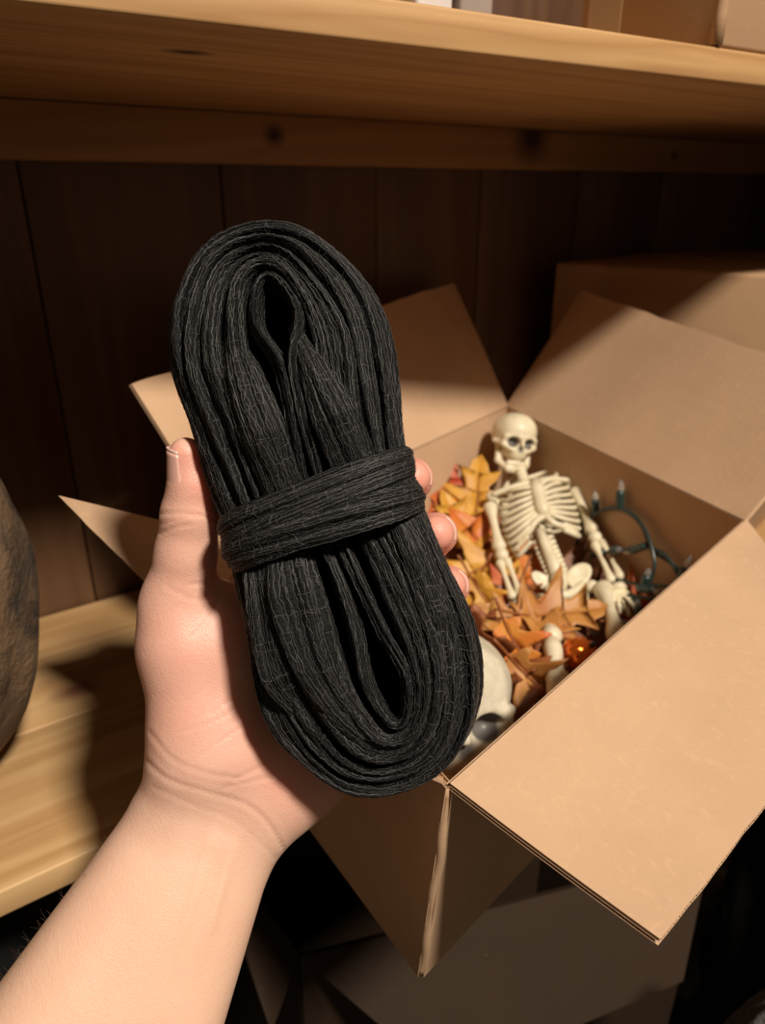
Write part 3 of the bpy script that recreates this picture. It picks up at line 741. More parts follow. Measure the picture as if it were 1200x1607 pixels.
def bone_mat(name, base, dirt):
    m = NT(name); v = m.coord('Object'); n = m.noise(v, 70, 4, .6); n2 = m.noise(v, 260, 3)
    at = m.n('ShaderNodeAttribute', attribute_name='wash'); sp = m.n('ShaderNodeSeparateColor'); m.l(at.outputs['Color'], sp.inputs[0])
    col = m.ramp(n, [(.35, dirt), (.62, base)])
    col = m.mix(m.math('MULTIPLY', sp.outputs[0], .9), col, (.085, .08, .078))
    return m.set(Base_Color=col, Roughness=.42, Specular_IOR_Level=.45, Subsurface_Weight=.08, Subsurface_Radius=(1, .7, .4), Subsurface_Scale=.002, Normal=m.bump(n2, .08, .0006))
M['bone'] = bone_mat('ivory_plastic', (.77, .69, .49), (.68, .59, .39))
M['foam_bone'] = bone_mat('grey_ivory_foam', (.66, .60, .46), (.50, .45, .33))
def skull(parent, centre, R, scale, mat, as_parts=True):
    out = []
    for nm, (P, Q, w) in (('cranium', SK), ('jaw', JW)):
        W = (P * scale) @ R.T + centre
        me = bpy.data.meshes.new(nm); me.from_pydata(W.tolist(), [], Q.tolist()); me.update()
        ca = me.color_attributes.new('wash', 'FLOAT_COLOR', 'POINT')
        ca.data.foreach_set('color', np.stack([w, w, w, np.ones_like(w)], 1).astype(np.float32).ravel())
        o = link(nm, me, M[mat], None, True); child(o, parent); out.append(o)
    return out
def frame(up_px, fwd_tilt=0.0, yaw=0.0, roll=0.0):
    """columns: right, up, front(to the viewer) turned by yaw / pitch / roll degrees"""
    ax = np.stack([RGT, UPV, -FWD], 1)
    y, p, r = map(math.radians, (yaw, fwd_tilt, roll))
    Ry = np.array([[math.cos(y), 0, math.sin(y)], [0, 1, 0], [-math.sin(y), 0, math.cos(y)]])
    Rx = np.array([[1, 0, 0], [0, math.cos(p), -math.sin(p)], [0, math.sin(p), math.cos(p)]])
    Rz = np.array([[math.cos(r), -math.sin(r), 0], [math.sin(r), math.cos(r), 0], [0, 0, 1]])
    return ax @ Rz @ Ry @ Rx

# ---- skeleton
sk = empty('plastic_skeleton', S(860, 850, -.01)); tag(sk, 'small ivory plastic skeleton lying among the leaves in the open box', 'skeleton')
PXM = .00060                                          # metres per sighted pixel out there
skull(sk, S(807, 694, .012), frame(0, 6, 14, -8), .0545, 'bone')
def bone(a, b, r, name, parent=sk, prof=None, bend=0.0, seg=10, n=18, flat=1.0):
    a, b = np.asarray(a), np.asarray(b); t = np.linspace(0, 1, n)
    prof = prof or ([0, .04, .12, .28, .5, .72, .88, .96, 1], [.75, 1.35, 1.25, .82, .70, .82, 1.2, 1.3, .7])
    P = a + (b - a) * t[:, None] + SN * (bend * np.sin(np.pi * t))[:, None]
    v, f = tube(P, np.interp(t, *prof) * r, seg); return child(mesh(name, v, f, M['bone']), parent)
def blob(c, r, name, parent=sk, sc=(1, 1, 1)):
    th = np.linspace(0, math.pi, 9); ph = np.linspace(0, 2 * math.pi, 13)[:-1]
    V = [np.asarray(c) + RGT * (r * sc[0] * math.sin(a) * math.cos(b)) + UPV * (r * sc[1] * math.sin(a) * math.sin(b)) - FWD * (r * sc[2] * math.cos(a)) for a in th for b in ph]
    f = [(i * 12 + j, (i + 1) * 12 + j, (i + 1) * 12 + (j + 1) % 12, i * 12 + (j + 1) % 12) for i in range(8) for j in range(12)]
    return child(mesh(name, V, f, M['bone']), parent)
# spine
sp_px = cr([(816, 738), (824, 760), (834, 790), (845, 828), (856, 858), (866, 882), (876, 906)], 21)
for i, (x, y) in enumerate(sp_px):
    hh = np.interp(i, [0, 4, 8, 12, 20], [.004, .0, -.006, .002, .004]); c = S(x, y, hh)
    nb = blob(c, .0056 if i < 4 else .0068, 'vertebra', sc=(1.0, .62, .9))
    if i > 9:
        tx = (sp_px[min(i + 1, 20)] - sp_px[max(i - 1, 0)]); tx /= np.linalg.norm(tx); nx = np.array([tx[1], -tx[0]])
        for q in (-1, 1):
            v, f = tube([S(x + q * nx[0] * 5, y + q * nx[1] * 5, hh), S(x + q * nx[0] * 17, y + q * nx[1] * 17, hh + .001)], [.0024, .0021], 8)
            pr = mesh('process', v, f, M['bone']); pr.parent = nb
# plate along the lumbar spine
v, f = tube([S(*q, .008) for q in ((846, 832), (855, 856), (866, 882), (876, 905))], [.0042, .0050, .0058, .0066], 10); child(mesh('spine_plate', v, f, M['bone']), sk)
# breastbone
st = [S(839, 757, .016), S(843, 772, .019), S(847, 788, .021), S(852, 802, .021), S(855, 811, .020)]
v, f = tube(st, [.0062, .0066, .0058, .0068, .0028], 12); child(mesh('breastbone', v, f, M['bone']), sk)
# ribs: each from the breastbone round the side to the spine
axd = np.array([58., 175.]); axd /= np.linalg.norm(axd); lat = np.array([axd[1], -axd[0]])
for i in range(10):
    t = i / 9.0
    sx_, sy_ = 834 + 22 * t, 764 + 82 * t                       # level along the trunk
    bx_, by_ = np.interp(t, [0, .5, 1], [841, 849, 856]), np.interp(t, [0, .5, 1], [764, 795, 812])
    wd_ = np.interp(t, [0, .2, .5, .8, 1], [42, 55, 59, 57, 50]); drop = np.interp(t, [0, .5, 1], [-4, 5, 12])
    spx = sp_px[min(20, 2 + i)]
    for q in (-1, 1):
        side = np.array([sx_, sy_]) + lat * q * wd_ + axd * drop
        mid = np.array([bx_, by_]) * .45 + side * .55 - axd * np.interp(t, [0, .6, 1], [2, 0, -4])
        back = side - axd * 10 - lat * q * 4
        pts = [S(bx_ + q * 4, by_, .019), S(*mid, .017), S(*side, .004), S(*back, -.010), S(spx[0] + q * 12, spx[1] - 2, -.016), S(spx[0], spx[1], -.010)]
        if i >= 7: pts = pts[1:] if i > 7 else pts
        v, f = tube(cr(pts, 26), .00215, 8); child(mesh('rib', v, f, M['bone']), sk)
for q, e in ((-1, (813, 852)), (1, (905, 838))):                # lower margin of the rib cage
    v, f = tube(cr([S(855, 808, .020), S(853 + q * 14, 820, .020), S((855 + e[0]) / 2 + q * 4, (812 + e[1]) / 2 + 2, .016), S(*e, .008)], 16), .0027, 8); child(mesh('costal_margin', v, f, M['bone']), sk)
# collarbones, shoulder blades
for q, e in ((-1, (772, 777)), (1, (892, 754))):
    v, f = tube(cr([S(841 + q * 4, 757, .017), S((841 + e[0]) / 2, (756 + e[1]) / 2 - 3, .016), S(*e, .008)], 14), .0026, 8); child(mesh('collarbone', v, f, M['bone']), sk)
    pl_ = [S(*e, .004), S(e[0] - q * 30, e[1] + 4, -.008), S(e[0] - q * 22, e[1] + 44, -.012)]; n_ = SN * .0022
    child(mesh('shoulder_blade', [p + n_ for p in pl_] + [p - n_ for p in pl_], [(0, 1, 2), (5, 4, 3), (0, 3, 4, 1), (1, 4, 5, 2), (2, 5, 3, 0)], M['bone'], None, False), sk)
    blob(S(e[0] + q * 1, e[1] + 3, .004), .0052, 'shoulder_cap')
# arms
bone(S(768, 791, .006), S(784, 864, .008), .0050, 'upper_arm'); blob(S(787, 871, .008), .0060, 'elbow')
bone(S(783, 880, .008), S(804, 940, .010), .0030, 'forearm_bone', bend=.001); bone(S(794, 877, .008), S(816, 936, .010), .0028, 'forearm_bone', bend=.002)
bone(S(901, 768, .006), S(931, 836, .010), .0052, 'upper_arm'); blob(S(934, 844, .010), .0062, 'elbow')
bone(S(931, 852, .010), S(960, 914, .014), .0031, 'forearm_bone', bend=.001); bone(S(942, 848, .010), S(974, 909, .014), .0030, 'forearm_bone', bend=.002)
def bony_hand(wrist, tips, dpt):
    h = child(mesh('skeleton_hand', *tube([S(*wrist, dpt), S(wrist[0] + (tips[2][0] - wrist[0]) * .18, wrist[1] + (tips[2][1] - wrist[1]) * .18, dpt)], [.0062, .0070], 12), M['bone']), sk)
    for k, tp in enumerate(tips):
        w = np.array(wrist) + (np.array(tips[2]) - wrist) * .12 + np.array([(k - 2) * 3.0, 0]); tp = np.array(tp)
        pts = [S(*(w + (tp - w) * t), dpt + .004 * math.sin(t * 2.6) - .004 * t) for t in np.linspace(0, 1, 15)]
        r = np.array([1.0, .85, .75, .75, .8, 1.15, 1.0, .8, .8, 1.15, 1.0, .8, .8, 1.0, .6]) * .0021
        v, f = tube(pts, r, 8); o = mesh('finger', v, f, M['bone']); o.parent = h
bony_hand((813, 944), [(818, 978), (828, 984), (836, 986), (842, 980), (846, 968)], .012)
bony_hand((968, 919), [(961, 951), (973, 964), (988, 968), (1000, 960), (1004, 942)], .016)
# pelvis
def wing(pts_px, hs, th=.0022):
    P = np.array([S(x, y, h) for (x, y), h in zip(pts_px, hs)]); c = P.mean(0) - SN * .004; n = len(P)
    V = np.vstack([P + SN * th, [c + SN * th], P - SN * th, [c - SN * th]])
    f = [(i, (i + 1) % n, n) for i in range(n)] + [((i + 1) % n + n + 1, i + n + 1, 2 * n + 1) for i in range(n)] + [(i, i + n + 1, (i + 1) % n + n + 1, (i + 1) % n) for i in range(n)]
    o = child(mesh('hip_bone', V, f, M['bone']), sk)
    sb = o.modifiers.new('round', 'SUBSURF'); sb.levels = 2; sb.render_levels = 2
wing([(884, 912), (890, 894), (905, 883), (922, 882), (931, 892), (927, 908), (915, 922), (897, 926)], [.006, .007, .009, .011, .010, .008, .006, .006])
wing([(872, 917), (860, 905), (846, 896), (834, 895), (831, 904), (840, 917), (854, 928), (868, 930)], [.006, .007, .009, .011, .010, .008, .006, .006])
v, f = tube(cr([S(858, 922, .008), S(872, 933, .010), S(887, 934, .011), S(902, 928, .010), S(914, 918, .008)], 16), .0040, 10); child(mesh('pubic_bone', v, f, M['bone']), sk)
for (cx_, cy_) in ((873, 946), (908, 938)):
    an = np.linspace(0, 2 * math.pi, 22); v, f = tube([S(cx_ + 11 * math.cos(a) * .9, cy_ + 12 * math.sin(a), .008) for a in an], .0030, 8, False); child(mesh('sit_bone_ring', v, f, M['bone']), sk)
blob(S(877, 914, .010), .0075, 'sacrum', sc=(1, 1.4, .7))
# legs
def Zp(px, py, z): return at_z(px, py, z)
blob(S(928, 921, .008), .0058, 'thigh_ball'); bone(S(926, 921, .008), S(945, 922, .010), .0034, 'thigh_neck')
bone(S(945, 921, .010), Zp(970, 1003, -.286), .0062, 'thigh_bone', bend=.001)
bone(Zp(972, 1008, -.287), Zp(1000, 1080, -.296), .0048, 'shin_bone')
blob(S(838, 944, .008), .0058, 'thigh_ball')
bone(S(846, 942, .006), Zp(868, 1004, -.290), .0058, 'thigh_bone'); bone(Zp(864, 1001, -.287), Zp(875, 1060, -.290), .0056, 'shin_bone', prof=([0, .1, .3, .5, .8, 1], [.5, .9, 1.2, 1.1, .8, 1.0]))
bone(Zp(877, 1058, -.288), Zp(872, 1100, -.294), .0070, 'foot_bone', prof=([0, .15, .5, 1], [.9, 1.2, 1.0, .8]))

# ---- large foam skull
bs = empty('foam_skull', at_z(712, 1160, -.30)); tag(bs, 'large weathered ivory skull at the near corner of the open box', 'skull')
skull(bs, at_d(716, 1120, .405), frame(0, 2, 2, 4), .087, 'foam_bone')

# ---- autumn leaves
def leaf_mat(name, a, b, c):
    m = NT(name); v = m.coord('Object'); n = m.noise(v, 38, 3, .6, .5); n2 = m.noise(v, 500, 3)
    col = m.ramp(n, [(.30, a), (.52, b), (.74, c)])
    uv = m.coord('UV'); sx = m.n('ShaderNodeSeparateXYZ'); m.l(uv, sx.inputs[0])
    ax = m.math('ABSOLUTE', sx.outputs[0])
    vein = m.math('FRACT', m.math('MULTIPLY', m.math('SUBTRACT', sx.outputs[1], m.math('MULTIPLY', ax, .9)), 6.0))
    vein = m.math('SUBTRACT', 1.0, m.math('MULTIPLY', m.math('ABSOLUTE', m.math('SUBTRACT', vein, .5)), 14.0), clamp=True)
    mid = m.math('SUBTRACT', 1.0, m.math('MULTIPLY', ax, 40.0), clamp=True)
    vv = m.math('MAXIMUM', m.math('MULTIPLY', vein, .45), m.math('MULTIPLY', mid, .8))
    col = m.mix(m.math('MULTIPLY', vv, .5), col, tuple(min(1, q * 1.25) for q in b))
    return m.set(Base_Color=col, Roughness=.48, Specular_IOR_Level=.4, Normal=m.bump(m.math('ADD', n2, vv), .3, .0008))
LM = {'yellow': leaf_mat('leaf_yellow', (.46, .20, .025), (.62, .32, .045), (.60, .24, .03)),
      'orange': leaf_mat('leaf_orange', (.58, .25, .035), (.60, .17, .028), (.50, .085, .022)),
      'red': leaf_mat('leaf_red', (.42, .055, .02), (.52, .12, .03), (.58, .22, .04)),
      'tan': leaf_mat('leaf_tan', (.50, .24, .06), (.44, .19, .045), (.36, .12, .03)),
      'rust': leaf_mat('leaf_rust', (.20, .055, .017), (.27, .085, .024), (.16, .036, .013)),
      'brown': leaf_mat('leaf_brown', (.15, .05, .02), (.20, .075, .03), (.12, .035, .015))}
HALF = [(0.012, 0), (.06, .05), (.17, .06), (.26, .10), (.24, .17), (.13, .22), (.12, .27), (.20, .33), (.34, .40), (.48, .50), (.40, .52), (.26, .50), (.15, .53), (.14, .58), (.20, .66), (.27, .76), (.18, .75), (.12, .77), (.09, .87), (0.0, 1.0)]
def leaf(label, px, py, h, size, rot, mat, tilt=(0, 0), curl=.5, foldv=.35, lower=None, narrow=1.0, z=None):
    c = fill(px, py, h) if z is None else at_z(px, py, z)
    r = np.random.default_rng(int(px * 7 + py)); L = size * np.linalg.norm(c) / F_PX * 1.38
    # base frame: facing halfway between up and the viewer
    nrm = np.array([0, 0, 1.0]) * .45 - FWD * .75; nrm /= np.linalg.norm(nrm)
    X = RGT - nrm * (RGT @ nrm); X /= np.linalg.norm(X); Y = np.cross(nrm, X)
    def rotm(ax, a):
        ax = np.asarray(ax); Kx = np.array([[0, -ax[2], ax[1]], [ax[2], 0, -ax[0]], [-ax[1], ax[0], 0]]); return np.eye(3) + math.sin(a) * Kx + (1 - math.cos(a)) * Kx @ Kx
    Rm = rotm(nrm, -math.radians(rot)); X, Y = Rm @ X, Rm @ Y
    Rt = rotm(X, math.radians(tilt[0])) @ rotm(Y, math.radians(tilt[1])); X, Y, nrm = Rt @ X, Rt @ Y, Rt @ nrm
    pts, uv, f = [], [], []
    jag = 1 + r.normal(0, .07, (2, len(HALF))); NR = 4
    for q in (0, 1):
        sgn = -1 if q == 0 else 1
        for i, (hx, hy) in enumerate(HALF):
            for j in range(NR + 1):
                x = sgn * hx * jag[q, i] * j / NR * narrow; y = hy + (abs(x) * .10)
                pts.append((x, y)); uv.append((x, y))
        o = q * len(HALF) * (NR + 1)
        for i in range(len(HALF) - 1):
            for j in range(NR):
                k = o + i * (NR + 1) + j; qd = (k, k + 1, k + NR + 2, k + NR + 1); f.append(qd if q else qd[::-1])
    pts = np.array(pts); x, y = pts[:, 0], pts[:, 1]
    zz = foldv * np.abs(x) * (.5 + .8 * y) + curl * (y - .45) ** 2 * .9 + .035 * np.sin(y * 9 + r.uniform(0, 6)) * (np.abs(x) * 3) + .05 * np.sin(x * 8 + r.uniform(0, 6)) * y
    W = c + L * (np.outer(x, X) + np.outer(y - .5, Y) + np.outer(zz - .1, nrm))
    floor_z = ZS + .008
    W[:, 2] = np.maximum(W[:, 2], floor_z)
    e = empty('autumn_leaf', c); tag(e, label, 'leaf', 'artificial autumn leaves in the box')
    o = mesh('blade', W, f, LM[mat], None, True, np.array(uv)); child(o, e)
    sm = o.modifiers.new('thick', 'SOLIDIFY'); sm.thickness = .0006
    sp_ = np.array([c + L * (Y * (t - .5) + nrm * (curl * (t - .45) ** 2 * .9 - .1 + .012) + X * .02 * math.sin(t * 5)) for t in np.linspace(-.28, .75, 10)])
    sp_[:, 2] = np.maximum(sp_[:, 2], floor_z)
    v, ff = tube(sp_, np.linspace(.0011, .0004, 10), 6); child(mesh('stem', v, ff, LM['rust' if mat != 'brown' else 'brown']), e)
    return e
leaf('red-tipped orange leaf highest by the left wall of the box', 706, 768, -.004, 92, 8, 'red', (0, 18), .4)
leaf('upright yellow leaf beside the skeleton\'s left-hand shoulder', 748, 765, -.002, 92, 10, 'yellow', (0, -8), .3)
leaf('golden leaf below the red-tipped leaf by the wall', 722, 806, -.006, 88, -28, 'yellow', (-8, 12), .5)
leaf('dull orange leaf with its tip against the left wall', 694, 800, -.012, 84, -60, 'orange', (0, 10), .4)
leaf('large orange leaf under the skeleton\'s left-hand upper arm', 768, 850, -.006, 132, -42, 'orange', (4, -6), .25, .2)
leaf('broad yellow leaf left of the skeleton\'s elbow', 748, 888, -.002, 112, -112, 'yellow', (0, 4), .35, .25)
leaf('orange leaf showing below the rib cage, left of the spine', 824, 888, -.010, 112, 160, 'orange', (0, 0), .2, .2)
leaf('small red-orange leaf against the skeleton\'s left-hand forearm', 778, 926, .002, 66, -95, 'red', (0, -6), .3, .3)
leaf('narrow yellow leaf curling below the broad yellow leaf', 765, 952, .004, 76, 150, 'yellow', (0, 18), .7, .5, narrow=.75)
leaf('golden leaf just right of the ring fingertip', 738, 948, .000, 78, 200, 'yellow', (0, -12), .6)
leaf('large tan leaf covering the skeleton\'s left-hand fingers', 803, 998, .012, 112, -68, 'tan', (-10, 8), .5, .5)
leaf('tan leaf reaching right below the pelvis', 884, 984, .014, 108, 84, 'tan', (-12, -6), .35, .4)
leaf('pale tan leaf bridging the two thighs', 848, 990, .010, 78, 24, 'tan', (-16, 0), .4, .4)
leaf('pinkish brown leaf beside the black bundle', 770, 1004, .004, 84, -30, 'rust', (0, 16), .5)
leaf('light orange leaf with a pink blush below the tan leaf', 816, 1040, .012, 78, 150, 'orange', (-8, 0), .45, .45)
leaf('dark rust leaf above the large skull', 800, 1078, .000, 120, 142, 'rust', (4, 12), .4, .4)
leaf('folded rust leaf running along the edge of the large skull', 766, 1058, .010, 130, 152, 'rust', (0, 34), .5, .8, narrow=.7)
leaf('tan leaf curled beside the skeleton\'s foot', 838, 1082, .006, 82, 136, 'tan', (-6, 20), .6, .6)
leaf('brown leaf next to the rim, right of the foot', 862, 1052, .000, 80, 70, 'rust', (0, 0), .4)
leaf('orange leaf between foot and shiny bauble', 893, 1056, -.004, 66, 20, 'orange', (0, 0), .3)
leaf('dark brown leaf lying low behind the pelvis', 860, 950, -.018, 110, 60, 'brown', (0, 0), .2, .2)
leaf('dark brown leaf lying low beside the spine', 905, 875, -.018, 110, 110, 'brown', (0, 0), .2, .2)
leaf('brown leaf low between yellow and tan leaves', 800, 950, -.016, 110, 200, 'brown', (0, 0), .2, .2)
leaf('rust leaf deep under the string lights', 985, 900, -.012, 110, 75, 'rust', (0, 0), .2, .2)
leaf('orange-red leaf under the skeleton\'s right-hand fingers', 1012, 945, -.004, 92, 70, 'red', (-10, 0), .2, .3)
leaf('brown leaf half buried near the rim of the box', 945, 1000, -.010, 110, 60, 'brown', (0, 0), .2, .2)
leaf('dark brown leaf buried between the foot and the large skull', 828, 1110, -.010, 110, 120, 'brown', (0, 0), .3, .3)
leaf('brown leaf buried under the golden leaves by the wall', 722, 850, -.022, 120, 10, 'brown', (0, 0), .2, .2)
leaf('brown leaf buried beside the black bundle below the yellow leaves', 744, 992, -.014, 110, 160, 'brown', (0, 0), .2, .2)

# ---- string lights
M['wire'] = plain('green_wire', (.016, .030, .026), .32, .2, 200, .55)
M['socket'] = plain('green_socket', (.018, .040, .036), .35, .2, 200, .55)
gm = NT('clear_bulb'); M['bulb'] = gm.set(Base_Color=(.93, .90, .86), Roughness=.05, Transmission_Weight=.85, IOR=1.45)
sl = empty('string_lights', onwall(990, 900, .05)); tag(sl, 'dark green string of clear mini lights coiled beside the skeleton', 'string lights')
def W3(p): return onwall(p[0], p[1], p[2])
wires = [[(905, 915, .03), (898, 890, .03), (903, 858, .024), (918, 824, .018), (945, 800, .014), (973, 797, .013), (998, 812, .014), (1014, 836, .016), (1024, 866, .020), (1026, 892, .024), (1016, 922, .03)],
         [(925, 874, .030), (955, 866, .026), (985, 862, .022), (1016, 860, .018), (1040, 868, .016), (1056, 888, .016), (1066, 912, .020), (1058, 934, .028), (1030, 940, .04), (985, 934, .05)],
         [(906, 838, .016), (930, 806, .012), (972, 800, .010), (1004, 822, .012), (1022, 862, .015), (1048, 880, .013), (1074, 900, .014)],
         [(948, 905, .04), (975, 912, .036), (1010, 918, .03), (1045, 920, .026), (1070, 922, .024)],
         [(885, 958, .06), (915, 968, .055), (942, 962, .06), (975, 975, .07), (1003, 985, .075), (985, 1000, .08), (950, 1012, .085), (925, 1008, .085)],
         [(992, 938, .05), (1004, 958, .055), (1000, 980, .06), (975, 996, .07), (940, 992, .075), (915, 1016, .085), (940, 1034, .09)]]
for wpts in wires:
    v, f = tube(cr([W3(p) for p in wpts], 60), .0015, 7); child(mesh('wire', v, f, M['wire']), sl)
def bulb(base, tip):
    a, b = W3(base), W3(tip); d = b - a; L = np.linalg.norm(d)
    v, f = tube([a + d * t for t in np.linspace(0, .62, 7)], [.0026, .0033, .0033, .0033, .0034, .0036, .0032], 10); so = child(mesh('socket', v, f, M['socket']), sl)
    v, f = tube([a + d * t for t in np.linspace(.56, 1.0, 9)], [.0023, .0025, .0026, .0026, .0025, .0022, .0018, .0011, .0004], 10); o = mesh('bulb', v, f, M['bulb']); o.parent = so
for b_, t_ in (((972, 798, .012), (974, 752, .012)), ((934, 806, .014), (933, 770, .014)), ((1014, 856, .018), (976, 868, .022)), ((1010, 920, .03), (1018, 892, .03)), ((1062, 920, .022), (1084, 872, .018)),
               ((948, 866, .028), (920, 874, .03)), ((1000, 922, .034), (1042, 930, .03)), ((958, 864, .03), (975, 862, .03)), ((905, 964, .056), (880, 952, .058)), ((935, 972, .06), (968, 962, .062)), ((1002, 972, .06), (1000, 940, .055))):
    bulb(b_, t_)

# ---- shiny orange baubles
om = NT('orange_foil'); M['foil'] = om.set(Base_Color=(.80, .17, .02), Metallic=.75, Roughness=.16)
M['stalk'] = plain('dark_stalk', (.02, .015, .012), .5)
def bauble(label, px, py, z, r, tx):
    c = at_z(px, py, z); e = empty('orange_bauble', c - np.array([0, 0, r * .8])); tag(e, label, 'ornament', 'shiny orange baubles in the box')
    nt, npz = 40, 15; V = []
    ax = np.array([math.sin(tx) * .6, -.35, .75]); ax /= np.linalg.norm(ax); X = np.cross(ax, [1, 0, 0]); X /= np.linalg.norm(X); Y = np.cross(ax, X)
    for i in range(npz):
        th = math.pi * i / (npz - 1)
        for j in range(nt):
            p = 2 * math.pi * j / nt; rr = r * (1 - .16 * abs(math.cos(p * 4)) ** 6 * math.sin(th))
            V.append(c + rr * (math.sin(th) * (X * math.cos(p) + Y * math.sin(p)) + ax * .8 * math.cos(th)))
    f = [(i * nt + j, i * nt + (j + 1) % nt, (i + 1) * nt + (j + 1) % nt, (i + 1) * nt + j) for i in range(npz - 1) for j in range(nt)]
    child(mesh('body', V, f, M['foil']), e)
    v, f = tube([c + ax * r * t for t in (.74, .9, 1.1)], [.0024, .0017, .0013], 8); child(mesh('stalk', v, f, M['stalk']), e)
bauble('shiny orange ribbed bauble by the rim beside the skeleton\'s foot', 912, 1030, -.296, .0145, .4)
bauble('shiny orange bauble partly under the string lights near the rim', 935, 1046, -.310, .0120, -.5)
bauble('shiny orange bauble behind the skeleton\'s right-hand fingers', 1024, 944, -.312, .0125, .9)

# ------------------------------------------------------------------ left ornament on the lower shelf
def gourd():
    c = np.array([-.050, .452, ZS]); e = empty('rustic_pumpkin', c); tag(e, 'mottled brown rustic pumpkin at the left end of the lower shelf', 'decoration')
    r = np.random.default_rng(3); n, m_ = 96, 60; V = []
    for i in range(m_):
        th = math.pi * i / (m_ - 1)
        for j in range(n):
            p = 2 * math.pi * j / n
            rr = .104 * math.sin(th) ** .82 * (1 - .035 * abs(math.cos(p * 5 + .3)) ** 8)
            rr *= 1 + .012 * math.sin(7 * p + 5 * th) + .010 * math.sin(13 * p - 9 * th)
            V.append(c + np.array([rr * math.cos(p), rr * math.sin(p), .134 - .1335 * math.cos(th)]))
    f = [(i * n + j, (i + 1) * n + j, (i + 1) * n + (j + 1) % n, i * n + (j + 1) % n) for i in range(m_ - 1) for j in range(n)]
    m = NT('rustic_brown'); v = m.coord('Object'); n1 = m.noise(v, 26, 5, .65, .6); n2 = m.noise(v, 95, 5, .7, 1.0); n3 = m.noise(m.coord('Object', scale=(1, 1, .45)), 60, 4, .7)
    col = m.ramp(n1, [(.32, (.035, .027, .02)), (.48, (.155, .095, .05)), (.68, (.235, .145, .075))])
    col = m.mix(m.math('MULTIPLY', m.math('SUBTRACT', n3, .48, clamp=True), 2.4, clamp=True), col, (.05, .042, .036))
    mt = m.set(Base_Color=col, Roughness=.7, Normal=m.bump(m.math('ADD', n2, n1), .8, .004))
    o = child(mesh('body', V, f[::-1], mt), e)
    v_, f_ = tube(cr([c + (0, 0, .26), c + (.004, .004, .283), c + (.014, .006, .304)], 10), [.013, .011, .010, .009, .0085, .008, .008, .008, .0085, .009], 12)
    child(mesh('stalk', v_, f_, mt), e)
gourd()

# ------------------------------------------------------------------ things in the dark below
def cloth_lump(name, label, cat, c, size, mat, seed, part='body', folds=6):
    r = np.random.default_rng(seed); n, m_ = 72, 36; V = []
    for i in range(m_):
        th = math.pi * i / (m_ - 1)
        for j in range(n):
            p = 2 * math.pi * j / n
            k = 1 + .06 * math.sin(folds * p + 2.2 * math.sin(2 * th) + r.uniform(-.1, .1)) * math.sin(th) + .03 * math.sin(11 * p + 7 * th)
            sq = lambda q: math.copysign(abs(q) ** .75, q)
            V.append((c[0] + size[0] * k * sq(math.cos(p)) * math.sin(th) ** .7, c[1] + size[1] * k * sq(math.sin(p)) * math.sin(th) ** .7, c[2] + size[2] * (1 - sq(math.cos(th))) * (1 + .02 * math.sin(3 * p))))
    f = [(i * n + j, i * n + (j + 1) % n, (i + 1) * n + (j + 1) % n, (i + 1) * n + j) for i in range(m_ - 1) for j in range(n)]
    e = empty(name, c); tag(e, label, cat); child(mesh(part, V, f, mat), e); return e
M['black_cloth'] = plain('black_cloth', (.006, .006, .0055), .9, .3, 90, .15, .4)
M['grey_fleece'] = plain('grey_fleece', (.115, .108, .10), .95, .55, 420, .1, .9)
M['dark_bin'] = plain('dark_plastic', (.012, .011, .011), .5, .2, 40, .4)
b1 = cloth_lump('black_bag', 'black cloth bag standing on the floor at the lower right', 'bag', (.600, .115, ZF), (.135, .100, .225), M['black_cloth'], 4)
hc = [(.62 + .05 * math.cos(a), .10, ZF + .43 + .06 * math.sin(a)) for a in np.linspace(0, math.pi, 16)]
v, f = tube(hc, .006, 8); child(mesh('handle', v, f, M['black_cloth']), b1)
gfp = at_z(1275, 1600, -.42)
g1 = cloth_lump('grey_fleece', 'grey fleece cloth in the bottom right corner, nearest the viewer', 'cloth', (gfp[0], gfp[1], ZF), (.052, .045, .195), M['grey_fleece'], 9)
M['pale_cloth'] = plain('pale_cloth', (.15, .125, .10), .85, .15, 60, .2, .3)
w1_ = at_z(1085, 1405, -.66)
cloth_lump('pale_pouch', 'pale cloth pouch showing between the near flap and the black bag', 'pouch', (w1_[0] + .012, w1_[1], ZF), (.045, .035, .085), M['pale_cloth'], 12)
# dark storage bin below the left end of the lower shelf
db = empty('storage_bin', (-.02, .47, ZF)); tag(db, 'dark plastic bin in shadow below the left end of the lower shelf', 'bin')
def bin_ring(r0, r1, z0, z1, w):
    V = []
    for (rx, ry), z in ((r0, z0), (r1, z1), ((r1[0] - w, r1[1] - w), z1), ((r0[0] - w, r0[1] - w), z0 + w)):
        for k in range(32):
            a = 2 * math.pi * k / 32; c_, s_ = math.cos(a), math.sin(a)
            V.append((-.02 + rx * math.copysign(abs(c_) ** .35, c_), .47 + ry * math.copysign(abs(s_) ** .35, s_), z))
    f = [(i * 32 + k, i * 32 + (k + 1) % 32, (i + 1) * 32 + (k + 1) % 32, (i + 1) * 32 + k) for i in range(3) for k in range(32)] + [tuple(96 + k for k in range(32)), tuple(31 - k for k in range(32))]
    return V, f
child(mesh('body', *bin_ring((.10, .085), (.12, .10), ZF, ZF + .24, .004), M['dark_bin']), db)
child(mesh('rim', *bin_ring((.124, .104), (.126, .106), ZF + .225, ZF + .243, .008), M['dark_bin']), db)

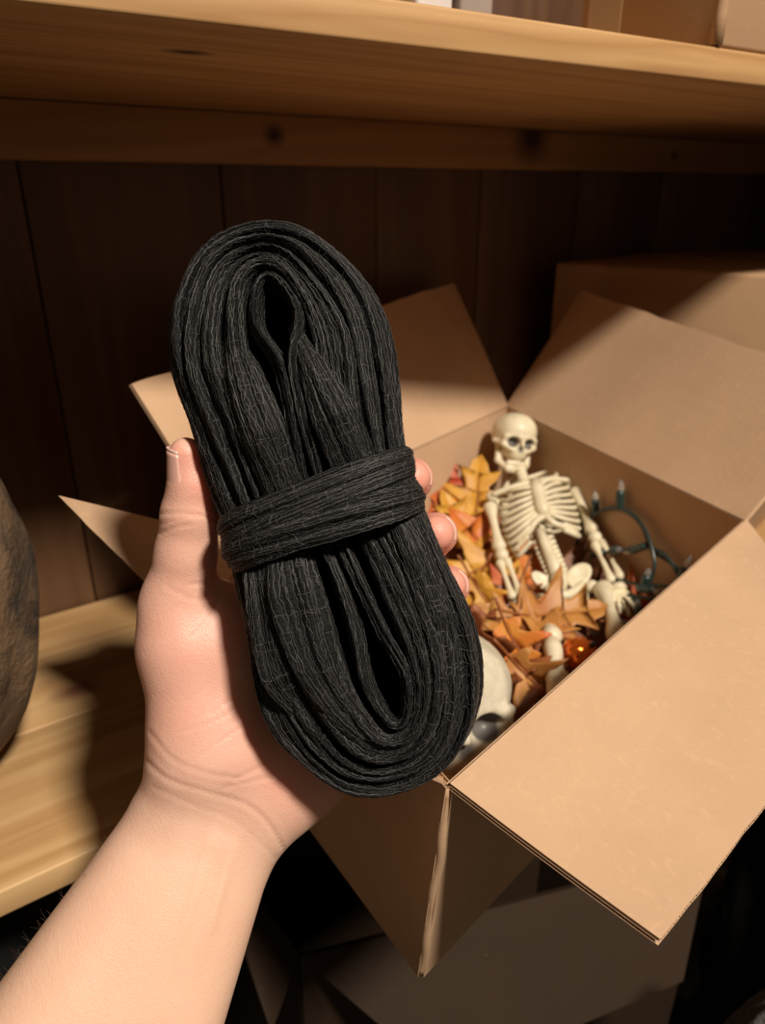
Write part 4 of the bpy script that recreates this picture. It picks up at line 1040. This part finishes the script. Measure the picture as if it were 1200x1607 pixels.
# ---- finger nails at the tips showing past the bundle, and fine arm hair
for (cx_, cy_, d0, d1, r_, sp0, sp1) in ((646, 752, .307, .2925, 32.2, -20, 60), (684, 838, .307, .2920, 32.2, -20, 60), (705, 920, .309, .2950, 30.0, -20, 60)):
    for (da, db_, nm, mt) in ((d0, d1, 'nail', 'nail'), (d1, d1 - .0014, 'nail_edge', 'nail_tip')):
        V = []
        for i in range(6):
            d = da + (db_ - da) * i / 5
            for j in range(13):
                an = math.radians(sp0 + (sp1 - sp0) * j / 12); rr = r_ * d / F_PX * (1 - .10 * max(0, (d0 - d) / (d0 - d1) - .55))
                V.append(hp(cx_, cy_, d) + np.array([rr * math.cos(an), rr * math.sin(an), 0]))
        f = [(i * 13 + j, i * 13 + j + 1, (i + 1) * 13 + j + 1, (i + 1) * 13 + j) for i in range(5) for j in range(12)]
        q = mesh(nm, to_world(np.array(V)), f, M[mt]); sm = q.modifiers.new('thick', 'SOLIDIFY'); sm.thickness = .0006; sm.offset = 0; child(q, hand)
hpx, hpy, hW, hN = hv
M['hair'] = plain('arm_hair', (.20, .12, .07), .5)
Nw = hN[:, 0:1] * RGT + hN[:, 1:2] * UPV - hN[:, 2:3] * FWD
facing_ = -(Nw * (hW / np.linalg.norm(hW, axis=1)[:, None])).sum(1)
cand = np.where((hpy > 1310) & (hpy < 1600) & (facing_ > -.25) & (facing_ < .55) & (Nw @ RGT < 0))[0]
axis_ = at_d(330, 1250, .29) - at_d(100, 1600, .265); axis_ /= np.linalg.norm(axis_)
hp_ = []
for i in rng.choice(cand, 70):
    L_ = rng.uniform(.003, .006); n_ = Nw[i]; dr = -axis_ * .2 + UPV * .5 + rng.normal(0, .25, 3)
    pts = [hW[i] + n_ * (L_ * .45 * t) + dr * (L_ * .8 * t * t) for t in np.linspace(0, 1, 6)]
    hp_.append(tube(pts, np.linspace(.00003, .00001, 6), 4, False))
v, f = join(hp_); ha = child(mesh('arm_hair', v, f, M['hair']), hand); ha['kind'] = 'stuff'
